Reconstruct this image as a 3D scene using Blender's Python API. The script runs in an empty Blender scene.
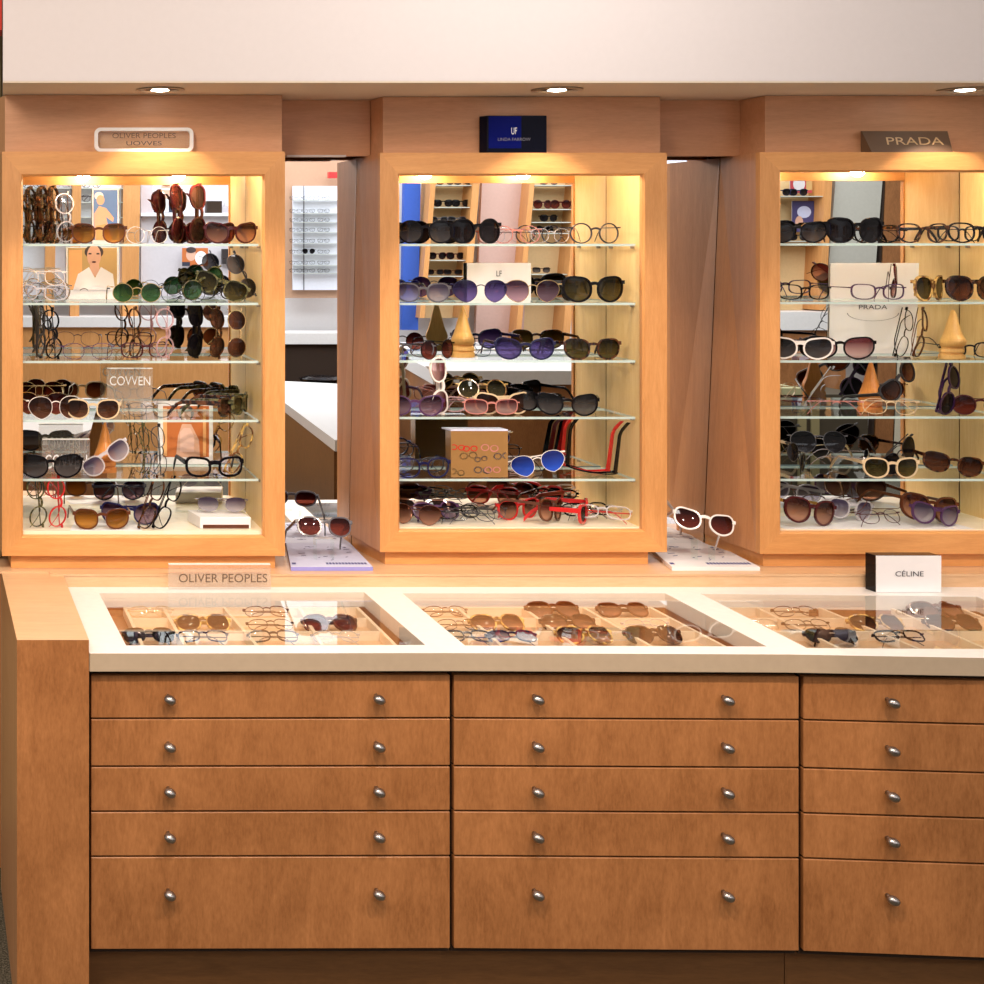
import bpy, bmesh, math, random
from mathutils import Vector, Matrix, Euler
random.seed(7)
R = math.radians
SC = bpy.context.scene
COL = SC.collection
F = 1440.0                      # focal length in pixels of the 984 px frame
EYE = 1.6
HZ = 245.0                      # eye level row
# ------------------------------------------------------------------ survey helpers
def P(x, y, Y):                 # photo direction met at distance Y
    return Vector((x*Y/F, Y, EYE-(y-HZ)*Y/F))
def PZ(x, y, z):                # photo direction met at height z
    Y = (EYE-z)*F/(y-HZ); return Vector((x*Y/F, Y, z))
def ZY(y, Y): return EYE-(y-HZ)*Y/F
# mirror plane
MT, MB_ = (3.85, 1.83), (3.85, 0.793)
def mirY(z): return MT[0]+(z-MT[1])*(MB_[0]-MT[0])/(MB_[1]-MT[1])
_mt = Vector((0, MB_[0]-MT[0], MB_[1]-MT[1])).normalized()
MN = Vector((1, 0, 0)).cross(_mt); 
if MN.y > 0: MN = -MN
def V(x, y, Yr):                # a point at distance Yr whose mirror image is met at (x, y)
    c = Vector((0, 0, EYE)); d = Vector((x/F, 1, (HZ-y)/F))
    p0 = Vector((0, MT[0], MT[1])); t = (p0-c).dot(MN)/d.dot(MN)
    h = c+d*t; d2 = d-2*d.dot(MN)*MN
    s = (Yr-h.y)/d2.y
    return h+d2*s
# ------------------------------------------------------------------ materials
def nodes(name):
    m = bpy.data.materials.new(name); m.use_nodes = True
    nt = m.node_tree; nt.nodes.clear()
    out = nt.nodes.new('ShaderNodeOutputMaterial')
    return m, nt, out
def N(nt, t, **k):
    n = nt.nodes.new('ShaderNode'+t)
    for a, b in k.items(): n.inputs[a].default_value = b
    return n
def c4(c): return (c[0], c[1], c[2], 1)
def flat(name, col, rough=.5, metal=0, spec=.5, emit=0, var=0.04, alpha=1):
    m, nt, out = nodes(name)
    b = N(nt, 'BsdfPrincipled', Roughness=rough, Metallic=metal); b.inputs['Base Color'].default_value = c4(col)
    b.inputs['Specular IOR Level'].default_value = spec
    if alpha < 1: b.inputs['Alpha'].default_value = alpha
    if var:
        tc = nt.nodes.new('ShaderNodeTexCoord'); no = N(nt, 'TexNoise', Scale=60.0, Detail=2.0)
        nt.links.new(tc.outputs['Object'], no.inputs['Vector'])
        mx = nt.nodes.new('ShaderNodeMix'); mx.data_type = 'RGBA'
        mx.inputs[6].default_value = c4([v*(1-var*2) for v in col]); mx.inputs[7].default_value = c4([min(1, v*(1+var)) for v in col])
        nt.links.new(no.outputs['Fac'], mx.inputs[0]); nt.links.new(mx.outputs[2], b.inputs['Base Color'])
    if emit:
        b.inputs['Emission Color'].default_value = c4(col); b.inputs['Emission Strength'].default_value = emit
    nt.links.new(b.outputs[0], out.inputs[0])
    return m
def wood(name, a, b_, grain=(14, 14, 1.6), rough=.38, blotch=.35, spec=.4):
    m, nt, out = nodes(name)
    L = nt.links.new
    tc = nt.nodes.new('ShaderNodeTexCoord')
    mp = nt.nodes.new('ShaderNodeMapping'); mp.inputs['Scale'].default_value = grain
    L(tc.outputs['Object'], mp.inputs['Vector'])
    n1 = N(nt, 'TexNoise', Scale=2.2, Detail=5.0, Roughness=.62, Distortion=1.3)
    L(mp.outputs[0], n1.inputs['Vector'])
    mp2 = nt.nodes.new('ShaderNodeMapping'); mp2.inputs['Scale'].default_value = [g*7 for g in grain]
    L(tc.outputs['Object'], mp2.inputs['Vector'])
    n2 = N(nt, 'TexNoise', Scale=3.0, Detail=3.0, Roughness=.7)
    L(mp2.outputs[0], n2.inputs['Vector'])
    n3 = N(nt, 'TexNoise', Scale=3.5, Detail=2.0); L(tc.outputs['Object'], n3.inputs['Vector'])
    r = nt.nodes.new('ShaderNodeValToRGB'); r.color_ramp.elements[0].position = .36; r.color_ramp.elements[1].position = .64
    r.color_ramp.elements[0].color = c4(b_); r.color_ramp.elements[1].color = c4(a)
    add = nt.nodes.new('ShaderNodeMath'); add.operation = 'MULTIPLY_ADD'; add.inputs[1].default_value = .35
    L(n2.outputs['Fac'], add.inputs[0])
    mul = nt.nodes.new('ShaderNodeMath'); mul.operation = 'MULTIPLY_ADD'; mul.inputs[1].default_value = .65-blotch*.4
    L(n1.outputs['Fac'], mul.inputs[0])
    mu3 = nt.nodes.new('ShaderNodeMath'); mu3.operation = 'MULTIPLY'; mu3.inputs[1].default_value = blotch*.4
    L(n3.outputs['Fac'], mu3.inputs[0]); L(mu3.outputs[0], mul.inputs[2]); L(mul.outputs[0], add.inputs[2])
    L(add.outputs[0], r.inputs[0])
    b = N(nt, 'BsdfPrincipled', Roughness=rough); b.inputs['Specular IOR Level'].default_value = spec
    L(r.outputs[0], b.inputs['Base Color'])
    L(b.outputs[0], out.inputs[0])
    return m
def oneway(nt, fr, gain=1.0):
    ge = nt.nodes.new('ShaderNodeNewGeometry')
    m1 = nt.nodes.new('ShaderNodeMath'); m1.operation = 'SUBTRACT'; m1.inputs[0].default_value = 1; nt.links.new(ge.outputs['Backfacing'], m1.inputs[1])
    m2 = nt.nodes.new('ShaderNodeMath'); m2.operation = 'MULTIPLY'; nt.links.new(fr.outputs[0], m2.inputs[0]); nt.links.new(m1.outputs[0], m2.inputs[1])
    m3 = nt.nodes.new('ShaderNodeMath'); m3.operation = 'MULTIPLY'; m3.inputs[1].default_value = gain; nt.links.new(m2.outputs[0], m3.inputs[0])
    return m3.outputs[0]
def clear(name, tint=(.96, .99, .98), ior=1.45, rough=.02, body=0.0, gain=1.0):
    m, nt, out = nodes(name); L = nt.links.new
    t = nt.nodes.new('ShaderNodeBsdfTransparent'); t.inputs[0].default_value = c4(tint)
    g = N(nt, 'BsdfGlossy', Roughness=rough); g.inputs[0].default_value = (1, 1, 1, 1)
    fr = N(nt, 'Fresnel', IOR=ior); mx = nt.nodes.new('ShaderNodeMixShader')
    s = t
    if body:
        d = nt.nodes.new('ShaderNodeBsdfDiffuse'); d.inputs[0].default_value = c4(tint)
        m2 = nt.nodes.new('ShaderNodeMixShader'); m2.inputs[0].default_value = body
        L(t.outputs[0], m2.inputs[1]); L(d.outputs[0], m2.inputs[2]); s = m2
    L(oneway(nt, fr, gain), mx.inputs[0]); L(s.outputs[0], mx.inputs[1]); L(g.outputs[0], mx.inputs[2])
    L(mx.outputs[0], out.inputs[0])
    return m
def lensmat(name, top, low, body=.3):
    """gradient lens, darker at the brow; the lens mesh stands in its local XZ plane"""
    m, nt, out = nodes(name); L = nt.links.new
    tc = nt.nodes.new('ShaderNodeTexCoord'); sp = nt.nodes.new('ShaderNodeSeparateXYZ'); L(tc.outputs['Generated'], sp.inputs[0])
    r = nt.nodes.new('ShaderNodeValToRGB'); r.color_ramp.elements[0].color = c4(low); r.color_ramp.elements[1].color = c4(top)
    r.color_ramp.elements[0].position = .15; r.color_ramp.elements[1].position = .8
    L(sp.outputs[2], r.inputs[0])
    t = nt.nodes.new('ShaderNodeBsdfTransparent'); d = nt.nodes.new('ShaderNodeBsdfDiffuse')
    L(r.outputs[0], t.inputs[0]); L(r.outputs[0], d.inputs[0])
    m2 = nt.nodes.new('ShaderNodeMixShader'); m2.inputs[0].default_value = body
    L(t.outputs[0], m2.inputs[1]); L(d.outputs[0], m2.inputs[2])
    g = N(nt, 'BsdfGlossy', Roughness=.04); fr = N(nt, 'Fresnel', IOR=1.5)
    mx = nt.nodes.new('ShaderNodeMixShader')
    L(oneway(nt, fr, .45), mx.inputs[0]); L(m2.outputs[0], mx.inputs[1]); L(g.outputs[0], mx.inputs[2])
    L(mx.outputs[0], out.inputs[0])
    return m
def tort(name, a, b_, scale=70):
    m, nt, out = nodes(name); L = nt.links.new
    tc = nt.nodes.new('ShaderNodeTexCoord'); no = N(nt, 'TexNoise', Scale=scale, Detail=2.0); L(tc.outputs['Object'], no.inputs['Vector'])
    r = nt.nodes.new('ShaderNodeValToRGB'); r.color_ramp.elements[0].position = .45; r.color_ramp.elements[1].position = .6
    r.color_ramp.elements[0].color = c4(a); r.color_ramp.elements[1].color = c4(b_)
    L(no.outputs['Fac'], r.inputs[0])
    b = N(nt, 'BsdfPrincipled', Roughness=.18); L(r.outputs[0], b.inputs['Base Color']); L(b.outputs[0], out.inputs[0])
    return m

M = {}
M['wood_v'] = wood('maple_vertical', (.70, .345, .125), (.56, .25, .078))
M['wood_h'] = wood('maple_horizontal', (.73, .36, .125), (.60, .27, .085), grain=(1.6, 14, 14))
M['wood_side'] = wood('maple_side', (.64, .31, .135), (.50, .22, .085))
M['wood_head'] = wood('maple_header', (.66, .345, .185), (.54, .27, .13), grain=(1.6, 14, 14))
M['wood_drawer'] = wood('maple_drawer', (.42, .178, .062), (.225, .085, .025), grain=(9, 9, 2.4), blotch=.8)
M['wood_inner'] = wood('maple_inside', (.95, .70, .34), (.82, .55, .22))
M['wood_ledge'] = wood('maple_ledge', (.72, .48, .28), (.60, .36, .19), grain=(1.4, 14, 14), blotch=.6, rough=.32)
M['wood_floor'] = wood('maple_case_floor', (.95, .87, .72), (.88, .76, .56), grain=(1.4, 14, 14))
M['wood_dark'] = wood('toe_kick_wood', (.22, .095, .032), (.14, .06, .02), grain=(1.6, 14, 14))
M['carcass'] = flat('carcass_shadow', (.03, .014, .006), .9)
M['cream'] = flat('cream_laminate', (.79, .77, .755), .4)
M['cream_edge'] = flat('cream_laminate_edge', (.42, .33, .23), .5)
M['tray'] = flat('tray_flock', (.80, .66, .50), .9)
M['tray_base'] = flat('tray_flock_base', (.70, .47, .29), .9)
M['plaster'] = flat('bulkhead_paint', (.70, .64, .62), .9, var=.015)
M['plaster_low'] = flat('soffit_paint', (.72, .62, .50), .8, var=.02)
M['wall'] = flat('wall_paint', (.78, .76, .76), .9, var=.02)
M['olive'] = flat('olive_wall', (.30, .25, .12), .9)
M['red_wall'] = flat('red_paint', (.5, .04, .02), .8)
M['blue_wall'] = flat('blue_paint', (.03, .10, .48), .7)
M['steel'] = flat('brushed_nickel', (.38, .35, .33), .3, metal=1)
M['chrome'] = flat('downlight_ring', (.55, .5, .42), .35, metal=.8)
M['bulb'] = flat('lamp_glass', (1, .93, .8), .4, emit=14, var=0)
M['glass'] = clear('shelf_glass', gain=.6)
M['glass_edge'] = flat('shelf_glass_edge', (.52, .66, .62), .15, alpha=.8, emit=.12)  # slight emission stands in for light gathered in the glass edge
M['pane'] = clear('counter_glass', (.97, .97, .95), ior=1.5)
M['acrylic'] = clear('clear_acrylic', (.95, .95, .94), ior=1.45, body=.10)
M['acrylic_w'] = clear('frosted_acrylic', (.93, .93, .93), ior=1.45, body=.35)
M['white'] = flat('white_card', (.86, .85, .87), .5, var=.01)
M['paper'] = flat('white_paper', (.82, .80, .80), .8, var=.01)
M['lilac'] = flat('lilac_paper', (.62, .66, .88), .6)
M['lilac_edge'] = flat('lilac_edge', (.30, .30, .72), .5)
M['ink'] = flat('dark_print', (.03, .03, .05), .6)
M['ink_b'] = flat('blue_print', (.05, .06, .25), .6)
M['black'] = flat('black_acetate', (.004, .0035, .005), .16, spec=.22)
M['black_sign'] = flat('navy_gloss', (.003, .004, .014), .3, spec=.1)
M['bronze'] = flat('bronze_plate', (.13, .075, .042), .55)
M['gold'] = flat('gold_metal', (.85, .62, .28), .22, metal=1)
M['silver'] = flat('silver_metal', (.72, .72, .74), .2, metal=1)
M['gunmetal'] = flat('gunmetal', (.07, .065, .07), .3, metal=.7)
M['brown'] = flat('brown_acetate', (.10, .03, .012), .12)
M['burgundy'] = flat('burgundy_acetate', (.065, .008, .009), .12)
M['red'] = flat('red_acetate', (.55, .02, .02), .14)
M['navy'] = flat('navy_acetate', (.012, .012, .055), .14)
M['violet'] = flat('dark_violet_acetate', (.035, .012, .05), .12)
M['purple'] = flat('purple_acetate', (.075, .03, .09), .14)
M['pink'] = flat('pink_acetate', (.50, .20, .17), .16)
M['whitef'] = flat('white_acetate', (.85, .80, .76), .16)
M['beige'] = flat('beige_acetate', (.72, .55, .34), .16)
M['grey'] = flat('grey_acetate', (.11, .105, .12), .16)
M['crystal'] = clear('crystal_acetate', (.86, .84, .86), ior=1.5, body=.4)
M['pinkclear'] = clear('pink_crystal', (.85, .62, .64), ior=1.5, body=.4)
M['tort'] = tort('tortoise', (.012, .004, .003), (.11, .036, .011))
M['tortl'] = tort('light_tortoise', (.16, .06, .02), (.80, .52, .16), 45)
M['tortg'] = tort('green_tortoise', (.03, .03, .012), (.16, .15, .06))
L_ = {}
L_['clear'] = clear('demo_lens', (.97, .97, .98), ior=1.42)
L_['black'] = lensmat('black_lens', (0.006, 0.005, 0.007), (0.028, 0.024, 0.028))
L_['grey'] = lensmat('grey_lens', (0.015, 0.015, 0.0175), (0.176, 0.16, 0.16))
L_['brown'] = lensmat('brown_lens', (0.025, 0.009, 0.006), (0.16, 0.064, 0.036))
L_['brownlt'] = lensmat('brownlt_lens', (0.05, 0.0125, 0.0075), (0.6, 0.304, 0.2))
L_['amber'] = lensmat('amber_lens', (0.15, 0.05, 0.006), (0.6, 0.264, 0.048))
L_['green'] = lensmat('green_lens', (0.01, 0.035, 0.01), (0.064, 0.16, 0.056))
L_['olive'] = lensmat('olive_lens', (0.025, 0.02, 0.007), (0.128, 0.104, 0.04))
L_['purple'] = lensmat('purple_lens', (0.0175, 0.01, 0.06), (0.16, 0.12, 0.36))
L_['plum'] = lensmat('plum_lens', (0.035, 0.01, 0.025), (0.4, 0.256, 0.336))
L_['pink'] = lensmat('pink_lens', (0.15, 0.03, 0.035), (0.68, 0.44, 0.416))
L_['blue'] = lensmat('blue_lens', (0.015, 0.03, 0.22), (0.04, 0.13, 0.85), .5)
L_['burg'] = lensmat('burg_lens', (0.035, 0.006, 0.006), (0.224, 0.048, 0.032))
L_['lilac'] = lensmat('lilac_lens', (0.1, 0.075, 0.14), (0.6, 0.56, 0.656))

# ------------------------------------------------------------------ mesh helpers
def tag(o, label, cat, group=None, kind=None):
    if label: o['label'] = label
    if cat: o['category'] = cat
    if group: o['group'] = group
    if kind: o['kind'] = kind
    return o
def struct(o): o['kind'] = 'structure'; return o
def empty(name, loc, label=None, cat=None, group=None):
    o = bpy.data.objects.new(name, None); COL.objects.link(o); o.location = loc; o.empty_display_size = .02
    return tag(o, label, cat, group)
def obj(name, bm, mats, parent=None, smooth=False):
    """bmesh given in world coordinates"""
    if not isinstance(mats, (list, tuple)): mats = [mats]
    if parent is not None: bmesh.ops.translate(bm, verts=bm.verts, vec=-Vector(parent.location))
    else:
        zs = [v.co.z for v in bm.verts]; xs = [v.co.x for v in bm.verts]; ys = [v.co.y for v in bm.verts]
        base = Vector(((min(xs)+max(xs))/2, (min(ys)+max(ys))/2, min(zs)))
        bmesh.ops.translate(bm, verts=bm.verts, vec=-base)
    bmesh.ops.recalc_face_normals(bm, faces=bm.faces)
    me = bpy.data.meshes.new(name); bm.to_mesh(me); bm.free()
    for m in mats: me.materials.append(m)
    if smooth:
        for p in me.polygons: p.use_smooth = True
    o = bpy.data.objects.new(name, me); COL.objects.link(o)
    if parent is not None: o.parent = parent
    else: o.location = base
    return o
def prism(bm, bottom, top, mi=0):
    n = len(bottom)
    a = [bm.verts.new(p) for p in bottom]; b = [bm.verts.new(p) for p in top]
    fs = [bm.faces.new(a[::-1]), bm.faces.new(b)]
    for i in range(n): fs.append(bm.faces.new((a[i], a[(i+1) % n], b[(i+1) % n], b[i])))
    for f in fs: f.material_index = mi
    return fs
def plan(bm, pts, z0, z1, mi=0):
    return prism(bm, [(p[0], p[1], z0) for p in pts], [(p[0], p[1], z1) for p in pts], mi)
def box(bm, x0, x1, y0, y1, z0, z1, mi=0):
    return plan(bm, [(x0, y0), (x1, y0), (x1, y1), (x0, y1)], z0, z1, mi)
def bev(bm, w=.002, seg=1):
    bmesh.ops.bevel(bm, geom=list(bm.edges), offset=w, segments=seg, affect='EDGES', clamp_overlap=True)
def B(): return bmesh.new()
def lathe(bm, prof, c, axis='z', n=20, mi=0):
    rings = []
    for r, h in prof:
        ring = []
        for k in range(n):
            a = 2*math.pi*k/n; u, v = r*math.cos(a), r*math.sin(a)
            q = (u, v, h) if axis == 'z' else (u, h, v)
            ring.append(bm.verts.new((c[0]+q[0], c[1]+q[1], c[2]+q[2])))
        rings.append(ring)
    for a, b in zip(rings, rings[1:]):
        for k in range(n):
            f = bm.faces.new((a[k], a[(k+1) % n], b[(k+1) % n], b[k])); f.material_index = mi
    for rg in (rings[0], rings[-1]):
        try: bm.faces.new(rg).material_index = mi
        except Exception: pass
def text_obj(s, center, height, width=None, mat=None, parent=None, name='lettering', facing=(0, 0), depth=.0006):
    """lettering standing upright, facing -Y, optionally pitched (facing[0]) and yawed (facing[1])"""
    cu = bpy.data.curves.new('t', 'FONT'); cu.body = s; cu.size = 1; cu.extrude = 0; cu.align_x = 'LEFT'
    to = bpy.data.objects.new('t', cu); COL.objects.link(to)
    bpy.context.view_layer.update()
    dg = bpy.context.evaluated_depsgraph_get()
    me = bpy.data.meshes.new_from_object(to.evaluated_get(dg))
    bpy.data.objects.remove(to); bpy.data.curves.remove(cu)
    xs = [v.co.x for v in me.vertices]; ys = [v.co.y for v in me.vertices]
    cx, cy = (min(xs)+max(xs))/2, (min(ys)+max(ys))/2
    sy = height/(max(ys)-min(ys)); sx = width/(max(xs)-min(xs)) if width else sy
    rot = Euler((facing[0], 0, facing[1])).to_matrix()
    off = Vector(parent.location) if parent is not None else Vector((0, 0, 0))
    for v in me.vertices:
        q = rot @ Vector(((v.co.x-cx)*sx, -depth, (v.co.y-cy)*sy))
        v.co = q+Vector(center)-off
    me.materials.append(mat or M['ink'])
    o = bpy.data.objects.new(name, me); COL.objects.link(o)
    if parent is not None: o.parent = parent
    return o

# ------------------------------------------------------------------ THE SETTING
bm = B(); box(bm, -2.5, 9, -2.6, 4.1, -.05, 0)
def carpet():
    m, nt, out = nodes('speckled_carpet'); L = nt.links.new
    tc = nt.nodes.new('ShaderNodeTexCoord'); no = N(nt, 'TexNoise', Scale=220.0, Detail=3.0); L(tc.outputs['Object'], no.inputs['Vector'])
    r = nt.nodes.new('ShaderNodeValToRGB'); r.color_ramp.elements[0].position = .4; r.color_ramp.elements[1].position = .65
    r.color_ramp.elements[0].color = (.035, .032, .02, 1); r.color_ramp.elements[1].color = (.20, .18, .13, 1)
    L(no.outputs['Fac'], r.inputs[0]); b = N(nt, 'BsdfPrincipled', Roughness=.95); L(r.outputs[0], b.inputs['Base Color']); L(b.outputs[0], out.inputs[0])
    return m
M['carpet'] = carpet()
struct(obj('floor', bm, M['carpet']))
ZS = 1.978                                   # underside of the bulkhead
SY = 3.352
bm = B(); box(bm, P(3, 0, SY).x, 3.4, SY, 3.95, ZS+.004, 2.75)
struct(obj('wall_upper', bm, M['plaster']))
bm = B(); box(bm, P(3, 0, SY).x, 3.4, SY+.001, 3.95, ZS, ZS+.004)
struct(obj('ceiling', bm, M['plaster_low']))
bm = B(); box(bm, -2.5, 9, 3.97, 4.05, 0, 2.75)
struct(obj('wall_front', bm, M['olive']))
bm = B(); box(bm, -.6, P(2, 0, 3.7).x-.004, 3.69, 3.75, .80, 2.11)
struct(obj('trim_1', bm, M['olive']))
bm = B(); box(bm, -.6, P(2, 0, SY).x, 3.40, 3.50, ZY(30, 3.4), 2.75)
struct(obj('trim_2', bm, M['red_wall']))
bm = B(); box(bm, -2.5, 9, -2.62, -2.5, 0, 2.75)
struct(obj('wall_back', bm, M['wall']))

# wall mirror
x0, x1 = -.02, 2.86
bm = B()
za, zb = .795, 1.90
prism(bm, [(x0, mirY(za), za), (x1, mirY(za), za), (x1, mirY(za)+.006, za), (x0, mirY(za)+.006, za)],
          [(x0, mirY(zb), zb), (x1, mirY(zb), zb), (x1, mirY(zb)+.006, zb), (x0, mirY(zb)+.006, zb)])
mm, nt, out = nodes('mirror_silver'); g = N(nt, 'BsdfGlossy', Roughness=0.0); g.inputs[0].default_value = (.93, .95, .95, 1); nt.links.new(g.outputs[0], out.inputs[0])
tag(obj('wall_mirror', bm, mm), 'long tall mirror behind the display cases, rising from the wooden ledge', 'mirror')

# ledge with low riser
ZL = .793
LX1 = 2.84
pa, pb = PZ(62, 572, ZL), PZ(1, 570, ZL)
ledge = empty('counter_ledge', (1.5, 3.53, .0), 'maple ledge carrying the three display cases behind the glass countertop', 'ledge')
bm = B()
LYF = 3.53
plan(bm, [(pa.x-.03, LYF), (LX1, LYF), (LX1, 3.89), (pb.x-.01, 3.89), (pb.x-.01, pa.y+.004), (pa.x-.03, pa.y+.004)], ZL-.005, ZL)
obj('ledge_top', bm, M['wood_ledge'], ledge)
bm = B(); box(bm, pa.x, LX1, LYF+.002, LYF+.03, .70, ZL-.005)
obj('riser', bm, M['wood_ledge'], ledge)
bm = B(); box(bm, -.02, LX1, 3.70, 3.89, 0.0, ZL-.005); obj('back_support', bm, M['wood_side'], ledge)

# ------------------------------------------------------------------ DISPLAY CASES
ZT, ZB = 1.832, .828
ZFL = .886                                   # case floor
CASES = {
 'A': dict(D=3.575, xo=(2, 285), xi=(23, 263), yi=(176, 536), seamL=None, head=(5, 282), headb=-8, pl=(11, 275), plb=4,
           word='framed-sign', label='maple display case crowned by the clear sign with a pale rounded frame'),
 'B': dict(D=3.62, xo=(380, 667), xi=(400, 643), yi=(175.5, 530), seamL=(357, 349), head=(383, 660), headb=367, pl=(385, 648), plb=352,
           word='navy-sign', label='maple display case crowned by the small navy block sign'),
 'C': dict(D=3.598, xo=(760, 1047), xi=(781.6, 1025), yi=(172, 532), seamL=(720, 704), head=(765, 1042), headb=735, pl=(763, 1030), plb=705,
           word='bronze-sign', label='maple display case crowned by the bronze wedge sign'),
}
SHELF_Y = {'A': [245, 304, 362, 421, 480], 'B': [245, 304, 361.5, 418, 480], 'C': [244.5, 303, 361.5, 417.5, 480]}
SZ = {}
for k, c in CASES.items():
    D = c['D']; yb = D+.02
    xo = [x*D/F for x in c['xo']]; xi = [x*D/F for x in c['xi']]
    zi1, zi0 = ZY(c['yi'][0], D), ZY(c['yi'][1], D)
    cx = (xo[0]+xo[1])/2
    e = empty('display_case', (cx, D+.1, ZL), c['label'], 'display case')
    c['e'] = e; c['xim'] = xi
    # mitred face frame with a chamfered opening
    bm = B()
    O = [(xo[0], ZB), (xo[1], ZB), (xo[1], ZT), (xo[0], ZT)]
    I = [(xi[0], zi0), (xi[1], zi0), (xi[1], zi1), (xi[0], zi1)]
    ch = .005
    Ic = [(xi[0]-ch, zi0-ch), (xi[1]+ch, zi0-ch), (xi[1]+ch, zi1+ch), (xi[0]-ch, zi1+ch)]
    for s in range(4):
        t = (s+1) % 4
        q = [O[s], O[t], Ic[t], Ic[s]]; q2 = [O[s], O[t], I[t], I[s]]
        mi = 1 if s in (0, 2) else 0
        va = [bm.verts.new((p[0], D, p[1])) for p in q]
        vm = [bm.verts.new((p[0], D+.006, p[1])) for p in q2]
        vb = [bm.verts.new((p[0], yb, p[1])) for p in q2]
        for f in (va, vb[::-1], [va[0], va[1], vm[1], vm[0]], [va[3], va[2], vm[2], vm[3]], [vm[0], vm[1], vb[1], vb[0]], [vm[3], vm[2], vb[2], vb[3]],
                  [va[0], va[3], vm[3], vm[0]], [va[1], va[2], vm[2], vm[1]], [vm[0], vm[3], vb[3], vb[0]], [vm[1], vm[2], vb[2], vb[1]]):
            bm.faces.new(f).material_index = mi
    obj('face_frame', bm, [M['wood_v'], M['wood_h']], e)
    # sides
    if c['seamL']:
        bt = c['seamL'][0]*mirY(ZT)/F; bb = c['seamL'][1]*mirY(.9)/F
    else: bt, bb = xo[0]-.012, xo[0]-.02
    fl = .016
    e2 = .002
    def side(fx, bx_t, bx_b, sgn, ix):
        bm = B()
        ybt, ybb = mirY(ZT)-e2, mirY(ZB)-e2
        prism(bm, [(fx, yb, ZB), (bx_b, ybb, ZB), (ix, ybb, ZB), (ix, yb, ZB)][::sgn],
                  [(fx, yb, ZT), (bx_t, ybt, ZT), (ix, ybt, ZT), (ix, yb, ZT)][::sgn])
        for f in bm.faces:
            cc = f.calc_center_median()
            if abs(cc.x-ix) < 1e-4: f.material_index = 1
        return bm
    obj('side_panel', side(xo[0], bt, bb, 1, xi[0]-.024), [M['wood_side'], M['wood_inner']], e)
    obj('side_panel', side(xo[1], xo[1]+fl, xo[1]+fl*1.6, -1, xi[1]+.004), [M['wood_side'], M['wood_inner']], e)
    ins = (xi[0]-.024, xi[1]+.004)
    bm = B(); prism(bm, [(ins[0], yb, ZB), (ins[1], yb, ZB), (ins[1], mirY(ZB)-e2, ZB), (ins[0], mirY(ZB)-e2, ZB)],
                        [(ins[0], yb, ZFL), (ins[1], yb, ZFL), (ins[1], mirY(ZFL)-e2, ZFL), (ins[0], mirY(ZFL)-e2, ZFL)])
    obj('case_floor', bm, M['wood_floor'], e)
    zc = zi1+.036
    bm = B(); prism(bm, [(ins[0], yb, zc), (ins[1], yb, zc), (ins[1], mirY(zc)-e2, zc), (ins[0], mirY(zc)-e2, zc)],
                        [(ins[0], yb, ZT), (ins[1], yb, ZT), (ins[1], mirY(ZT)-e2, ZT), (ins[0], mirY(ZT)-e2, ZT)])
    obj('case_top', bm, M['wood_inner'], e)
    # plinth
    Yp = (EYE-ZL)*F/(566-HZ)+(D-3.6)
    pb_ = c['plb']*(mirY(ZL)-.004)/F
    bm = B(); plan(bm, [(c['pl'][0]*Yp/F, Yp), (c['pl'][1]*Yp/F, Yp), (c['pl'][1]*Yp/F+.03, mirY(ZL)-.004), (pb_, mirY(ZL)-.004)], ZL+.0005, ZB)
    obj('plinth', bm, M['wood_h'], e)
    # header
    Yh = D+.045; hb = c['headb']*3.77/F
    bm = B(); plan(bm, [(c['head'][0]*Yh/F, Yh), (c['head'][1]*Yh/F, Yh), (c['head'][1]*Yh/F+.02, 3.79), (hb, 3.79)], ZT+.0005, ZS-.001)
    obj('header_panel', bm, M['wood_head'], e)
    # glass shelves, narrower than the gap to the mirror so that cards can stand behind them
    SZ[k] = []
    for y in SHELF_Y[k]:
        Yf = D+.03; z = ZY(y, Yf)
        SZ[k].append(z+.003)
        bm = B(); box(bm, xi[0]-.022, xi[1]-.006, Yf, mirY(z)-.012, z-.003, z+.003)
        for f in bm.faces:
            if abs(f.normal.z) < .5: f.material_index = 1
        for f in bm.faces:
            f.normal_update()
            f.material_index = 0 if abs(f.normal.z) > .5 else 1
        obj('glass_shelf', bm, [M['glass'], M['glass_edge']], e)
        for yy in (Yf+.03, mirY(z)-.04):
            bm = B(); box(bm, ins[1]-.009, ins[1]+.0005, yy-.003, yy+.003, z-.009, z-.0032); obj('shelf_pin', bm, M['steel'], e)
    SZ[k].append(ZFL)

# recessed header pieces over the gaps
for i, (a, b) in enumerate(((278, 370), (655, 740))):
    bm = B(); box(bm, a*3.75/F, b*3.75/F, 3.75, 3.78, ZY(156, 3.75), ZS-.001)
    struct(obj('trim_%d' % (i+3), bm, M['wood_head']))
bm = B(); box(bm, 287*3.75/F, 346*3.75/F, 3.748, 3.775, ZY(157, 3.75), ZY(155, 3.75))
struct(obj('trim_5', bm, M['plaster']))

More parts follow.
